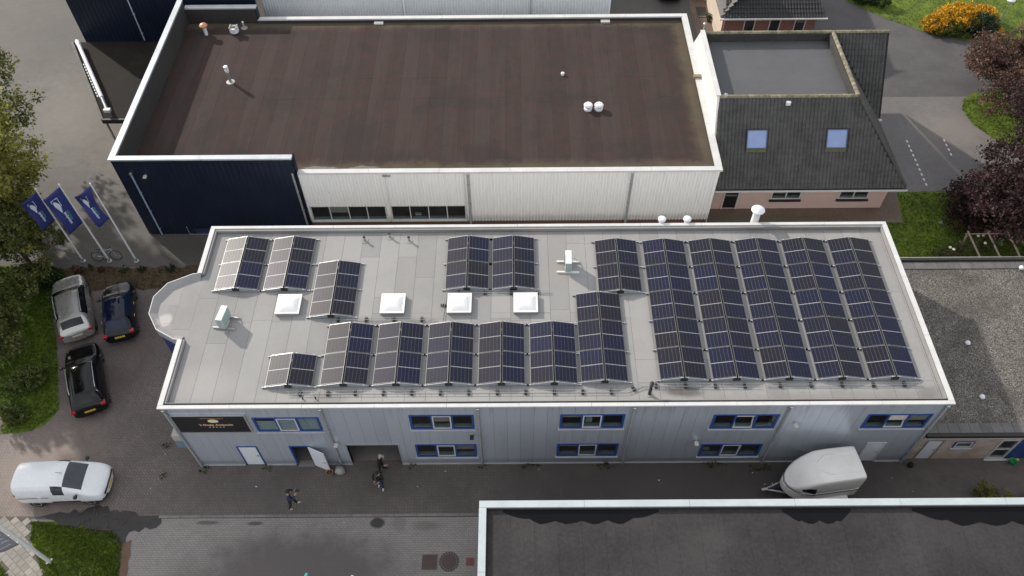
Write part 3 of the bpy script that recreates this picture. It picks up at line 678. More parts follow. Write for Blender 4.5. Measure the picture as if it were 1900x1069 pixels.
def ac_unit(label, x, y, rz, hang):
    t = thing('air_conditioner', label, 'air conditioner', (x, y, RZ), rz, 'outdoor air-conditioner units', world=False)
    MB().box(-.15, -.42, .16, .15, .42, .82).build('casing', M_acw, t, local=True, bevel=.012)
    MB().box(.151, -.40, .18, .158, .40, .80).build('side_panel', M_acg, t, local=True)
    MB().box(-.14, -.428, .20, .14, -.421, .80).build('end_panel', M_acg, t, local=True)
    for yy in (-.33, .33): MB().box(-.55 if hang else -.5, yy-.04, 0, .55, yy+.04, .09).build('support_beam', M_acw if hang else STEEL, t, local=True)
    f = MB().lathe((-.152, .05, .5), [(.28, 0), (.28, -.02), (.24, -.022)], 18, 'x').build('fan_grille', DARK, t, True, local=True)
    for k in range(4): MB().box(-.19, .05-.2, .36+k*.09, -.176, .05+.2, .38+k*.09).build('grille_slat', STEEL, f, local=True)
    MB().tube([(.1, .3, .35), (.3, .36, .3), (.45, .38, .12), (.42, .36, 0)], .025, 6).build('coolant_pipe', ALU, t, True, local=True)
    d = MB().lathe((.47, .38, 0), [(.16, 0), (.16, .012)], 14).build('pipe_flange', M_roofs, t, local=True)
ac_unit('white air-conditioner unit on thin dark rails near the rounded bay', 1.83, 4.55, R(-8), False)
ac_unit('green-sided air-conditioner unit on two white beams beside the large solar block', 17.9, 7.75, R(-2), True)
for x, y, nm in ((7.75, 9.58, 'left one of three short roof pipes by the back coping'), (8.99, 9.80, 'middle one of three short roof pipes, nearest the back coping'), (9.99, 9.55, 'right one of three short roof pipes by the back coping')):
    t = thing('roof_pipe', nm, 'vent pipe', (x, y, RZ), 0, 'short vent pipes')
    MB().lathe((x, y, RZ), [(.20, 0), (.19, .02), (.08, .03)], 16).build('flange', M_roofs, t, True)
    MB().tube([(x, y, RZ+.02), (x, y, RZ+.26)], .055, 10).build('pipe', GREYPIPE, t, True); MB().lathe((x, y, RZ+.26), [(.06, 0), (.075, .03), (.05, .07)], 10).build('cap', DARK, t, True)
M_vent = mat('vent_white', (.74, .75, .77), .35, 0, .06, 3)
for x, nm in ((22.8, 'left one of two small white vent cowls behind the back coping'), (24.09, 'right one of two small white vent cowls behind the back coping')):
    y = 10.62; t = thing('vent_cowl', nm, 'vent', (x, y, 5.2), 0, 'vent cowls behind the coping')
    MB().tube([(x, y, 5.1), (x, y, 5.78)], .12, 14).build('pipe', M_vent, t, True); MB().lathe((x, y, 5.70), [(.14, 0), (.20, .02), (.20, .12), (.17, .15), (.02, .17)], 18).build('cap', M_vent, t, True)
    part('wall_bracket', STEEL, t, (x-.2, 10.46, 5.3, x+.2, 10.56, 5.36))
x, y = 27.58, 10.72; t = thing('vent_stack', 'thick white vent stack with conical cap behind the back coping', 'vent', (x, y, 0))
MB().tube([(x, y, .0), (x, y, 6.25)], .19, 16).build('pipe', M_vent, t, True); MB().lathe((x, y, 6.22), [(.20, 0), (.33, .05), (.34, .09), (.2, .2), (.02, .26)], 20).build('cap', M_vent, t, True)
part('wall_bracket', STEEL, t, (x-.25, 10.46, 5.0, x+.25, 10.6, 5.06))
t = thing('goose_pipe', 'black bent vent pipe at the front coping', 'vent pipe', (21.13, .6, RZ))
MB().tube([(21.13, .6, RZ), (21.13, .6, RZ+.5), (21.14, .64, RZ+.62), (21.17, .72, RZ+.66), (21.19, .80, RZ+.60)], [.075, .075, .08, .085, .09], 10).build('pipe', DARK, t, True)
MB().lathe((21.13, .6, RZ), [(.17, 0), (.16, .02), (.08, .03)], 16).build('flange', M_roofs, t, True)
# cable trays with rubber feet
def tray(label, pts, w=.14):
    t = thing('cable_tray', label, 'cable tray', (pts[0][0], pts[0][1], RZ), 0, 'cable trays on the grey roof')
    for a, b in zip(pts, pts[1:]):
        A = Vector((*a, RZ+.10)); B = Vector((*b, RZ+.10)); d = (B-A).normalized(); nrm = Vector((-d.y, d.x, 0))*w/2
        MB().bar(A+nrm, B+nrm, .012, .022).build('side_rail', STEEL, t); MB().bar(A-nrm, B-nrm, .012, .022).build('side_rail', STEEL, t)
        n = max(1, int((B-A).length/1.16)); mb = MB()
        for k in range(int((B-A).length/.5)): c = A+d*(k*.5+.1); mb.bar(c+nrm, c-nrm, .010, .010)
        if mb.v: mb.build('rung', STEEL, t)
        for k in range(n):
            c = A+d*((k+.5)*(B-A).length/n); MB().box(-.06, -.13, -.10, .06, .13, -.02, Matrix.Translation(c) @ Matrix.Rotation(math.atan2(d.y, d.x), 4, 'Z')).build('foot', DARK, t)
tray('long cable tray along the front coping, stepping up before the large block', [(5.3, .72), (8.9, .74), (20.1, .72), (20.8, 1.02), (26.0, .98)])
tray('short cable tray before the large right block, at the corner', [(26.2, 1.0), (33.0, 1.0)], .08)
tray('bent cable tray around the third dome skylight', [(17.0, 6.22), (12.0, 6.22), (11.85, 4.7)], .1)
tray('cable tray behind the front solar row', [(6.4, 4.68), (11.6, 4.66)], .1)
for k, (x, y) in enumerate(((6.05, .45), (6.6, .47))):
    t = thing('cable_gland', 'tiny black roof outlet by the long cable tray, %s one' % ('left', 'right')[k], 'roof outlet', (x, y, RZ)); MB().lathe((x, y, RZ), [(.14, 0), (.13, .012), (.05, .02)], 12).build('flange', M_roofs, t, True); MB().tube([(x, y, RZ), (x, y, RZ+.16), (x+.03, y-.06, RZ+.2)], .035, 8).build('pipe', DARK, t, True)

# ================================================================== WAREHOUSE with the dark roof
WX0, WX1, WY0, WY1, NZ, WZ, WR = -6.55, 26.72, 15.0, 29.8, 6.1, 4.84, 4.56
NX = 3.2; BNX = -1.65
ware = thing('warehouse', 'large warehouse with brown-black flat roof and navy left corner', 'building', (WX0, WY0, 0))
M_navy = mat('navy_cladding', (.008, .014, .032), .38, .15, .15, .6)
M_ribw = cladding('white_ribbed', (.83, .83, .82), (.45, .44, .40), 4.8, .5, 0, .8, .3)
M_rbrick = paver_mat('red_brick_wall', (.16, .08, .065), (.13, .065, .055), (.09, .08, .07), 0, .21, .065, blot=.3)
def ribbed(mb, x0, x1, z0, z1, y, holes=(), pitch=.19, dep=.05, back=.06):
    """trapezoid ribs facing -Y"""
    for (a, b, c, d) in cells(x0, x1, z0, z1, list(holes)):
        k0 = math.floor(a/pitch); xs = [a]; k = k0
        pts = []
        while k*pitch < b:
            for f, o in ((0, 0), (.45, 0), (.55, dep), (.9, dep), (1.0, 0)):
                xx = (k+f)*pitch
                if a < xx < b: pts.append((xx, y-o))
            k += 1
        pts = [(a, y)] + pts + [(b, y)]
        n = len(pts); mb.add([(p[0], p[1], c) for p in pts]+[(p[0], p[1], d) for p in pts], [(i, i+1, n+i+1, n+i) for i in range(n-1)])
        mb.box(a, y+.01, c, b, y+back, d)
    return mb
def ribbed_x(mb, y0, y1, z0, z1, x, s, pitch=.19, dep=.035):
    pts = []; k = 0
    while y0+k*pitch < y1:
        for f, o in ((0, 0), (.45, 0), (.55, dep), (.9, dep)):
            yy = y0+(k+f)*pitch
            if yy < y1: pts.append((x+s*o, yy))
        k += 1
    pts.append((x, y1)); n = len(pts)
    return mb.add([(p[0], p[1], z0) for p in pts]+[(p[0], p[1], z1) for p in pts], [(i, i+1, n+i+1, n+i) for i in range(n-1)])
nav = ribbed(MB(), WX0, NX, .02, NZ-.1, WY0, pitch=.30, dep=.012, back=.2).build('navy_front_wall', M_navy, ware)
part('navy_side_wall', M_navy, ware, (WX0, WY0+.2, 0, WX0+.2, WY1+.2, NZ-.1)); part('navy_back_wall', M_navy, ware, (WX0+.2, WY1, 0, BNX, WY1+.2, 5.55))
WW = [(3.42, 7.85, .88, 2.1), (8.1, 12.5, .88, 2.1)]
ribbed(MB(), NX+.08, WX1-.02, .78, WZ-.1, WY0+.2, WW).build('white_front_wall', M_ribw, ware)
part('brick_plinth', M_rbrick, ware, (NX+.08, WY0+.26, 0, WX1-.05, WY0+.45, .775))
ribbed_x(MB(), WY0+.2, WY1, 0, WZ-.1, WX1, 1).box(WX1-.1, WY0+.26, 0, WX1-.01, WY1-.3, WZ-.1).build('white_side_wall', M_ribw, ware)
part('back_wall', M_ribw, ware, (BNX, WY1-.15, 0, WX1-.1, WY1, WZ-.1))
part('interior', M_int, ware, (NX, WY0+2.6, 0, 13, WY0+2.7, 4), (NX, WY0+.5, .6, 13, WY0+2.6, .7)); 
for k, (x0, x1, z0, z1) in enumerate(WW):
    window(ware, x0, x1, z0, z1, WY0+.2, n=4, fm=mat('grey_white_frame', (.55, .56, .55), .5), sashes=(), fw=.07, blind_or_reflection=0)
M_brown = None
def dark_roof():
    m, nt, p, pos = begin('brown_roofing')
    X, Y, Z = sep(nt, pos); oi = nd(nt, 'ShaderNodeObjectInfo').outputs['Random']
    mp = nd(nt, 'ShaderNodeMapping'); mp.inputs['Scale'].default_value = (2.2, .16, 1); nt.links.new(pos, mp.inputs[0])
    n1 = noise(nt, 1.0, 6, .7, mp.outputs[0]); n2 = noise(nt, 26, 3, .6, pos); n3 = noise(nt, .22, 4, .6, pos); n4 = noise(nt, 1.3, 5, .7, pos)
    c = mixc(nt, ramp01(nt, n4, .35, .65), (.036, .028, .026), (.050, .029, .026))
    stripe = ramp01(nt, mth(nt, 'ADD', mth(nt, 'MULTIPLY', n1, .75), mth(nt, 'MULTIPLY', mth(nt, 'FRACT', mth(nt, 'MULTIPLY', mth(nt, 'FLOOR', mth(nt, 'DIVIDE', mth(nt, 'ADD', X, 6.33), .92)), .618)), .25)), .38, .66)
    c = mixc(nt, mth(nt, 'MULTIPLY', stripe, .6), c, (.058, .044, .040))
    c = mixc(nt, mth(nt, 'MULTIPLY', ramp01(nt, n2, .45, .75), .35), c, (.068, .054, .049))
    c = mixc(nt, mth(nt, 'MULTIPLY', ramp01(nt, n3, .48, .66), .5), c, (.026, .024, .023))
    # moss and silt collected along the edges
    wob = mth(nt, 'MULTIPLY', mth(nt, 'SUBTRACT', noise(nt, .8, 6, .75, pos), .5), 1.6)
    def edge(v, a, b): return ramp01(nt, mth(nt, 'ADD', v, wob), a, b)
    e = mth(nt, 'MAXIMUM', edge(X, 25.3, 26.5), mth(nt, 'MAXIMUM', mth(nt, 'MULTIPLY', edge(Y, 28.6, 29.5), .8), mth(nt, 'MULTIPLY', mth(nt, 'SUBTRACT', 1.0, edge(Y, 15.6, 16.5)), .9)))
    c = mixc(nt, mth(nt, 'MULTIPLY', e, .6), c, (.13, .108, .07))
    sp = ramp01(nt, noise(nt, 9, 2, .5, pos), .76, .80); c = mixc(nt, mth(nt, 'MULTIPLY', sp, .35), c, (.3, .29, .27))
    nt.links.new(c, p.inputs['Base Color']); p.inputs['Roughness'].default_value = .9; p.inputs['Specular IOR Level'].default_value = .2
    setbump(nt, p, n2, .15); return m
M_brown = dark_roof()
part('roof_deck', mat('brown_seam', (.032, .028, .027), .95), ware, (WX0+.21, WY0+.31, 4.3, WX1-.2, WY1-.16, WR-.012))
x = WX0+.22
while x < WX1-.3:
    x1 = min(x+.92, WX1-.22); ys = [WY0+.46, 21.75+rng.uniform(-.04, .04), 23.7+rng.uniform(-.04, .04), WY1-.2]
    for a, b in zip(ys, ys[1:]): part('roof_sheet', M_brown, ware, (x+.002, a+.002, WR-.014, x1-.004, b-.003, WR+rng.uniform(0, .004)))
    x += .92
part('parapet_upstand', mat('upstand_dark', (.035, .032, .031), .8, 0, .2, 1), ware, (NX+.1, WY0+.3, 4.3, WX1-.22, WY0+.44, WZ-.1), (WX0+.2, WY0+.22, 4.3, NX-.02, WY0+.32, NZ-.1), (WX0+.2, WY0+.32, 4.3, WX0+.32, WY1-.01, NZ-.1), (WX0+.32, WY1-.10, 4.3, BNX, WY1-.02, 5.55), (BNX, WY1-.24, 4.3, WX1-.22, WY1-.17, WZ-.1), (WX1-.24, WY0+.44, 4.3, WX1-.14, WY1-.24, WZ-.1))
GREYCOP = mat('grey_coping', (.50, .53, .56), .4, .2, .08, 1)
part('junction_strip', M_navy, ware, (NX+.005, WY0+.1, 0, NX+.078, WY0+.3, WZ-.13)); part('parapet_end', M_navy, ware, (NX-.02, WY0+.205, 4.3, NX+.06, WY0+.6, NZ-.1)); part('parapet_end', M_navy, ware, (BNX, WY1-.1, WZ, BNX+.06, WY1+.2, 5.55))
coping(ware, GREYCOP, 'x', WX0-.08, NX+.1, WY0-.08, WY0+.24, NZ-.1, NZ, 4); coping(ware, GREYCOP, 'y', WY0+.25, WY1+.2, WX0-.08, WX0+.26, NZ-.1, NZ, 4); coping(ware, GREYCOP, 'x', WX0+.27, BNX+.08, WY1-.08, WY1+.3, 5.55, 5.65, 4)
coping(ware, WHITE, 'x', NX+.12, WX1+.1, WY0+.1, WY0+.42, WZ-.12, WZ, 4); coping(ware, WHITE, 'x', BNX+.1, WX1+.1, WY1-.2, WY1+.12, WZ-.12, WZ, 4); coping(ware, WHITE, 'y', WY0+.43, WY1-.21, WX1-.28, WX1+.1, WZ-.12, WZ, 4)
for x in (12.72, 21.85): pipe_part(ware, x, WY0+.08, .3, WZ-.2, .06)
pipe_part(ware, NX-.1, WY0-.09, .05, NZ-1.1, .06, STEEL, hopper=False); pipe_part(ware, -5.75, WY0-.09, .05, 5.0, .05, mat('blue_pipe', (.25, .32, .45), .4))
for x in (6.4, 21.4): part('roof_outlet', WHITE, ware, (x-.3, WY1-.5, WR, x+.3, WY1-.26, WR+.12))
part('vent_grille', mat('grille_grey', (.3, .3, .3), .6), ware, (8.0, WY0+.13, 4.45, 8.4, WY0+.16, 4.58)); 
part('low_hatch', mat('hatch_navy', (.018, .028, .075), .4), ware, (-3.7, WY0-.05, .04, -2.3, WY0-.02, .5)); part('handrail', ALU, ware, (-4.1, WY0-.12, .05, -4.06, WY0-.08, .75), (-4.06, WY0-.12, .05, -2.9, WY0-.08, .09))
floodlight(ware, -5.0, WY0, 4.9)
part('overflow_spout', mat('old_copper', (.22, .17, .10), .6), ware, (26.3, 23.1, WZ+.005, 27.1, 23.35, WZ+.12))
# patched puddles of silt behind the front parapet
def blob(cx, cy, rx, ry, seed, n=26, k=.25):
    r = random.Random(seed); return [(cx+rx*math.cos(t)*(1+r.uniform(-k, k)), cy+ry*math.sin(t)*(1+r.uniform(-k, k))) for t in [i*math.tau/n for i in range(n)]]
M_pud = mat('rain_water', (.006, .006, .007), .08, 0, .1, 1, spec=.12)
for (cx, rx, s) in ((4.4, 1.0, 1), (6.9, .9, 2)):
    o = MB().add([(x, y, WR+.009) for x, y in blob(cx, 15.72, rx, .2, s)], [tuple(range(26))]).build('silt_patch', mat('silt', (.13, .12, .105), .6, 0, .25, 2), ware)
# roof fittings of the warehouse
def flue(nm, label, x, y, prof, fl=.0, m=STEEL, capm=None, cap=None, z=WR):
    t = thing(nm, label, 'vent', (x, y, z))
    if fl: MB().lathe((x, y, z), [(fl, 0), (fl*.95, .025), (fl*.3, .04)], 18).build('flange', mat('lead_flange', (.40, .40, .39), .5, .3), t, True)
    MB().lathe((x, y, z), prof, 14).build('pipe', m, t, True)
    if cap: MB().lathe((x, y, z), cap, 16).build('cap', capm or m, t, True)
M_cu = mat('copper_cap', (.52, .24, .13), .45, .3, .15, 4)
flue('tall_flue', 'tall slim steel flue on round flange, casting a long shadow', -2.19, 23.46, [(.09, .02), (.09, .75), (.07, .76)], .27, STEEL, M_vent, [(.1, .72), (.12, .78), (.12, .9), (.09, .92), (.09, .98), (.13, 1.0), (.13, 1.16), (.02, 1.2)])
flue('copper_flue', 'white flue with copper mushroom cap near the navy parapet', -4.81, 28.39, [(.12, 0), (.12, .62)], 0, M_vent, M_cu, [(.14, .6), (.26, .64), (.27, .7), (.18, .8), (.02, .84)])
flue('small_pipe', 'thin dark pipe on a pale flange in the far corner', -2.47, 29.1, [(.06, 0), (.06, .42)], .22, GREYPIPE, M_vent, [(.07, .4), (.07, .46)])
t = thing('fan_box', 'boxy white roof fan with open top near the far corner', 'roof fan', (-2.95, 28.5, WR))
MB().prism([(-2.95+.30*math.cos(a), 28.5+.30*math.sin(a)) for a in [k*math.tau/8+.39 for k in range(8)]], WR+.12, WR+.46).build('housing', M_vent, t, bevel=.02); part('base', DARK, t, (-3.15, 28.3, WR, -2.75, 28.7, WR+.12)); part('motor', mat('motor_brown', (.12, .08, .06), .6), t, (-3.1, 28.42, WR+.461, -2.8, 28.62, WR+.52))
part('grille', GREYPIPE, t, (-3.2, 28.27, WR+.461, -3.12, 28.73, WR+.54), (-2.78, 28.27, WR+.461, -2.7, 28.73, WR+.54))
for x, w in ((19.72, 'left'), (20.36, 'right')):
    flue('mushroom_vent', '%s one of the twin white mushroom vents on the brown roof' % w, x, 20.62, [(.24, 0), (.25, .12), (.15, .16), (.15, .26)], 0, M_vent, M_vent, [(.16, .24), (.26, .27), (.27, .34), (.2, .42), (.02, .44)])
flue('tiny_vent', 'tiny white vent alone on the middle of the brown roof', 18.35, 23.9, [(.10, 0), (.10, .08)], 0, M_vent, M_vent, [(.11, .08), (.11, .16), (.02, .2)])

# canopy and navy building behind it
can = thing('flat_canopy', 'low flat canopy with slanted edge left of the warehouse', 'canopy', (-10, 25, 0))
CP = [(-15.0, 30.2), (-10.44, 22.1), (-6.7, 22.1), (-6.7, 30.2)]
M_canr = mat('canopy_roof', (.013, .012, .011), .9, 0, .35, .5, spec=.2, c2=(.024, .020, .016))
MB().prism(CP, 2.5, 2.78).build('roof_slab', M_canr, can)
MB().bar((-15.0, 30.2, 2.72), (-10.44, 22.1, 2.72), .14, .3).bar((-10.44, 22.06, 2.72), (-6.7, 22.06, 2.72), .14, .3).build('fascia', mat('fascia_black', (.02, .02, .021), .6), can)
part('wall_under', mat('canopy_wall', (.16, .155, .15), .8), can, (-9.6, 22.5, 0, -6.7, 22.7, 2.5)); MB().tube([(-10.6, 22.6, 0), (-10.6, 22.6, 2.5)], .07, 10).build('post', STEEL, can, True); MB().tube([(-14.3, 29.2, 0), (-14.3, 29.2, 2.5)], .07, 10).build('post', STEEL, can, True)
lb = thing('light_bar', 'long white tubular light bar along the slanted canopy edge', 'sign light', (-12.3, 25.9, 2.8))
A = Vector((-14.35, 29.75, 3.15)); B = Vector((-10.0, 22.35, 3.15)); d = (B-A)
MB().tube([A+d*.06, A+d*.80], .13, 12).build('tube', M_vent, lb, True); MB().tube([A+d*.80, A+d*.97], .10, 10).build('tube_end', mat('tube_grey', (.22, .25, .30), .4), lb, True); MB().tube([A, A+d*.06], .16, 12).build('end_cap', M_vent, lb, True)
MB().box(-.2, -.12, -.1, .2, .12, .1, Matrix.Translation(A+d*.97)).build('end_cap', M_vent, lb)
for k in range(12): MB().tube([A+d*(.3+.04*k)+Vector((-.18, -.1, -.12)), A+d*(.32+.04*k)+Vector((-.18, -.1, -.12))], .04, 6).build('lamp_head', M_vent, lb)
for f in (.12, .5, .9): MB().tube([A+d*f, (A+d*f)-Vector((0, 0, .4))], .04, 6).build('bracket', STEEL, lb)
nb = thing('navy_hall', 'dark navy hall behind the canopy at the top left', 'building', (-14.2, 30.3, 0))
ribbed(MB(), -14.2, -1.75, 0, 6.15, 30.45, pitch=.30, dep=.012, back=.2).build('front_wall', M_navy, nb); part('side_wall', M_navy, nb, (-14.2, 30.66, 0, -14.0, 45, 6.15)); part('roof', M_canr, nb, (-14.2, 30.5, 6.15, -1.75, 45, 6.25)); pipe_part(nb, -10.05, 30.35, 2.8, 6.1, .045, mat('pale_blue_pipe', (.4, .45, .55), .4), hopper=False)
wb = thing('white_hall', 'white ribbed hall wall beyond the warehouse', 'building', (-1.7, 31.5, 0))
ribbed(MB(), -1.7, 21.9, 0, 5.3, 31.5).build('front_wall', mat('white_ribbed_cool', (.60, .63, .66), .45, 0, .06, .7), wb); ribbed_x(MB(), 31.5, 46, 0, 5.3, 21.9, 1).build('side_wall', M_ribw, wb); part('roof', M_canr, wb, (-1.7, 31.6, 5.3, 21.9, 46, 5.4)); pipe_part(wb, 7.9, 31.4, .1, 5.2, .06, M_vent, hopper=False); pipe_part(wb, 16.5, 31.4, .1, 5.2, .03, GREYPIPE, hopper=False)

# ================================================================== BRICK HOUSE with tiled roof
house = thing('brick_house', 'brick house with black tiled mansard roof and flat centre', 'house', (26.85, 16.75, 0))
M_pink = mat('pink_brick', (.60, .45, .40), .85, 0, .07, 1.2, bump=.2, bscale=50)
M_tile = mat('roof_tile', (.050, .050, .049), .72, 0, .35, 1.2, bump=.1, fine=6, c2=(.066, .065, .062))
M_lich = mat('ridge_tile', (.17, .155, .115), .85, 0, .4, 5, rnd=.25, c2=(.22, .195, .13))
M_flat = mat('flat_roof_grey', (.088, .090, .097), .8, 0, .12, .5)
def tiles(mb, e0, e1, up, rows, inside, tw=.21, th=.345, lift=.035):
    """courses of lapped, slightly arched tiles between eave line e0-e1 and along up"""
    e0, e1, up = Vector(e0), Vector(e1), Vector(up); L = (e1-e0).length; u = (e1-e0)/L; v = up.normalized(); nrm = u.cross(v).normalized()
    if nrm.z < 0: nrm = -nrm
    nc = int(L/tw)
    for r in range(rows):
        for c in range(nc):
            a = e0+u*(c*tw)+v*(r*th)
            m = a+u*tw/2+v*th/2
            if not inside(m): continue
            j = rng.uniform(-.006, .006); w = tw-.012; h = th+.05
            p = [a+nrm*(lift+j), a+u*w*.35+nrm*(lift+.035+j), a+u*w*.7+nrm*(lift+.030+j), a+u*w+nrm*(lift-.004+j)]
            q = [x+v*h-nrm*(lift*.9) for x in p]; b = [x-nrm*.03 for x in p]
            mb.add([*p, *q, *b], [(0, 1, 5, 4), (1, 2, 6, 5), (2, 3, 7, 6), (8, 9, 1, 0), (9, 10, 2, 1), (10, 11, 3, 2), (3, 11, 7), (8, 0, 4)])
EV, RG, EZ, RZH = 16.12, 19.2, 2.32, 6.53
part('front_wall', M_pink, house, *[(x0, 16.75, z0, x1, 17.0, z1) for x0, x1, z0, z1 in cells(26.95, 37.6, 0, 2.3, [(27.85, 28.8, .02, 2.05), (30.7, 32.5, .8, 1.8), (34.75, 36.55, .8, 1.8)])])
part('side_wall', M_pink, house, (37.35, 17.0, 0, 37.6, 25, 2.3)); part('back_wall', M_pink, house, (26.95, 27.6, 0, 37.35, 27.8, 2.3)); part('inner_wall', M_int, house, (27, 17.7, 0, 37.3, 17.8, 2.3))
fd = part('door', mat('dark_door', (.012, .012, .012), .4), house, (27.93, 16.8, .04, 28.72, 16.86, 2.0)); part('frame', WHITE, fd, (27.85, 16.70, .02, 27.93, 16.9, 2.05), (28.72, 16.70, .02, 28.8, 16.9, 2.05)); part('handle', ALU, fd, (28.0, 16.75, 1.1, 28.65, 16.79, 1.16))
for x0, x1 in ((30.7, 32.5), (34.75, 36.55)):
    wd = window(house, x0, x1, .8, 1.8, 16.77, n=2, fm=WHITE, sashes=(), fw=.08, sill=False); part('sill', DARK, wd, (x0-.05, 16.62, .68, x1+.05, 16.76, .785))
# roof planes under the tiles
rb = MB(); 
P = {'fl': (26.9, EV, EZ), 'fr': (38.15, EV, EZ), 'rl': (26.9, RG, RZH), 'rr': (34.8, RG, RZH), 'br': (34.85, 25.3, RZH), 'bl': (26.9, 25.3, RZH), 'er': (38.15, 28.4, EZ), 'el': (26.9, 28.4, EZ)}
rb.add([P['fl'], P['fr'], P['rr'], P['rl'], P['br'], P['bl'], P['er'], P['el']], [(0, 1, 2, 3), (1, 6, 4, 2), (6, 7, 5, 4)])
rb.add([(34.85, 25.3, RZH), (38.3, 25.3, RZH), (38.3, 22.15, EZ+.1), (38.1, 22.15, EZ+.1)], [(0, 3, 2, 1)]); rb.add([(34.85, 25.3, RZH), (38.3, 25.3, RZH), (38.3, 28.4, EZ)], [(0, 1, 2)])
rb.build('roof_underlay', mat('underlay', (.02, .02, .02), .9), house)
def in_front(m): return m.x < 38.15-(m.z-EZ)*(38.15-34.8)/(RZH-EZ)-.05 and m.z < RZH-.1
mb = MB(); SK = [(28.62, 29.80), (33.18, 34.38)]
def in_front2(m):
    if any(a-.05 < m.x < b+.05 and 4.12 < m.z < 5.12 for a, b in SK): return False
    return in_front(m)
tiles(mb, (26.92, EV, EZ), (38.2, EV, EZ), Vector((0, RG-EV, RZH-EZ)), 15, in_front2); o = mb.build('front_roof_tiles', M_tile, house); o['kind'] = 'stuff'
mb = MB(); tiles(mb, (38.15, 22.3, EZ), (38.15, EV, EZ), Vector((34.8-38.15, 0, RZH-EZ)), 15, lambda m: m.y > EV+(m.z-EZ)*(RG-EV)/(RZH-EZ)+.05 and m.z < RZH-.1 and m.y < 25.3-(m.x-34.85)*.95)
o = mb.build('side_roof_tiles', M_tile, house); o['kind'] = 'stuff'
mb = MB(); tiles(mb, (34.4, 22.15, EZ+.1), (38.35, 22.15, EZ+.1), Vector((0, 25.3-22.15, RZH-EZ-.1)), 15, lambda m: m.x > 34.85+(25.3-m.y)*1.03 and m.z < RZH-.1); o = mb.build('wing_roof_tiles', M_tile, house); o['kind'] = 'stuff'
part('gutter', DARK, house, (26.95, EV-.14, EZ-.12, 38.2, EV-.02, EZ-.01)); part('gutter_board', WHITE, house, (26.95, EV-.17, EZ-.13, 38.2, EV-.145, EZ+.0)); part('soffit', WHITE, house, (26.95, EV-.0, EZ-.12, 38.1, 16.74, EZ-.08))
part('wing_gutter', WHITE, house, (38.0, 22.0, EZ-.06, 38.4, 22.12, EZ+.03)); part('wing_wall', M_pink, house, (37.6, 22.6, 0, 38.25, 25.2, EZ+.1))
part('flat_roof', M_flat, house, (27.0, RG+.12, 5.6, 34.75, 25.2, 5.95)); part('flat_upstand', mat('upstand_tile', (.05, .048, .046), .8, 0, .3, 3), house, (34.62, RG+.1, 5.5, 34.74, 25.3, RZH-.04), (27, RG+.02, 5.5, 34.62, RG+.11, RZH-.04), (27, 25.2, 5.5, 34.62, 25.3, RZH-.02))
def ridge(a, b):
    a, b = Vector(a), Vector(b); L = (b-a).length; n = round(L/.40); d = (b-a)/n
    for i in range(n):
        p = a+d*i; q = p+d*1.06; x = d.normalized().cross(Vector((0, 0, 1))).normalized(); mbb = MB(); V = []
        for pt, r in ((p, .135), (q, .115)):
            for k in range(6):
                t = math.pi*k/5; V.append(pt+x*r*math.cos(t)+Vector((0, 0, 1))*(r*.9*math.sin(t)+rng.uniform(-.004, .004)))
        mbb.add(V, [(k, k+1, 7+k, 6+k) for k in range(5)]+[tuple(range(5, -1, -1)), tuple(range(6, 12))]); mbb.build('ridge_tile', M_lich, house, True)
ridge((26.95, RG+.05, RZH), (34.75, RG+.05, RZH)); ridge((34.8, RG+.1, RZH), (34.85, 25.2, RZH)); ridge((26.95, 25.3, RZH), (38.3, 25.3, RZH))
o_m = M_lich
ridge_hip = [(Vector((34.85, RG-.05, RZH-.05)), Vector((38.1, EV+.05, EZ+.1)))]
mb = MB()
for a, b in ridge_hip: mb.tube([a+Vector((0, 0, .02)), b+Vector((0, 0, .02))], .09, 8)
mb.build('hip_ridge', mat('hip_dark', (.07, .068, .06), .85, 0, .4, 5), house)
# white gable wall toward the warehouse
gp = [(16.4, 0), (16.4, EZ-.1), (RG, RZH+.08), (25.4, RZH+.08), (27.6, 3.5), (27.6, 0)]
n = len(gp); MB().add([(26.80, y, z) for y, z in gp]+[(26.94, y, z) for y, z in gp], [tuple(range(n)), tuple(range(2*n-1, n-1, -1))]+[(i, n+i, n+(i+1) % n, (i+1) % n) for i in range(n)]).build('gable_wall', mat('white_render', (.74, .73, .70), .7, 0, .06, .8), house)
MB().bar((26.88, RG, RZH+.12), (26.88, 25.4, RZH+.12), .26, .08).build('gable_coping', WHITE, house)
# roof windows
M_sky = mat('skylight_glass', (.24, .32, .55), .08, 0, .1, 2, coat=.3)
vs_ = Vector((0, RG-EV, RZH-EZ)).normalized(); ns_ = Vector((0, -(RZH-EZ), RG-EV)).normalized()
for x0, x1 in SK:
    t0 = (4.2-EZ)/vs_.z; t1 = (5.08-EZ)/vs_.z; e = Vector((0, EV, EZ))
    def sk(xa, xb, ta, tb, ha, hb): 
        V = [Vector((x, 0, 0))+e+vs_*t+ns_*h for h in (ha, hb) for t in (ta, tb) for x in (xa, xb)]; return V
    F = [(0, 2, 3, 1), (4, 5, 7, 6), (0, 1, 5, 4), (1, 3, 7, 5), (3, 2, 6, 7), (2, 0, 4, 6)]
    fr = MB().add(sk(x0, x1, t0, t0+.05, 0, .13), F).add(sk(x0, x1, t1-.05, t1, 0, .13), F).add(sk(x0, x0+.05, t0+.05, t1-.05, 0, .13), F).add(sk(x1-.05, x1, t0+.05, t1-.05, 0, .13), F).build('roof_window', mat('roof_window_frame', (.06, .075, .13), .4), house)
    MB().add(sk(x0+.05, x1-.05, t0+.05, t1-.05, .06, .09), F).build('pane', M_sky, fr); MB().add(sk(x0, x1, t0-.2, t0-.005, .05, .085), F).build('flashing', mat('mossy_flashing', (.10, .105, .04), .9, 0, .4, 5), fr)
MB().box(30.7, 18.85, 6.2, 30.95, 19.0, 6.42).build('tile_vent', M_vent, house)
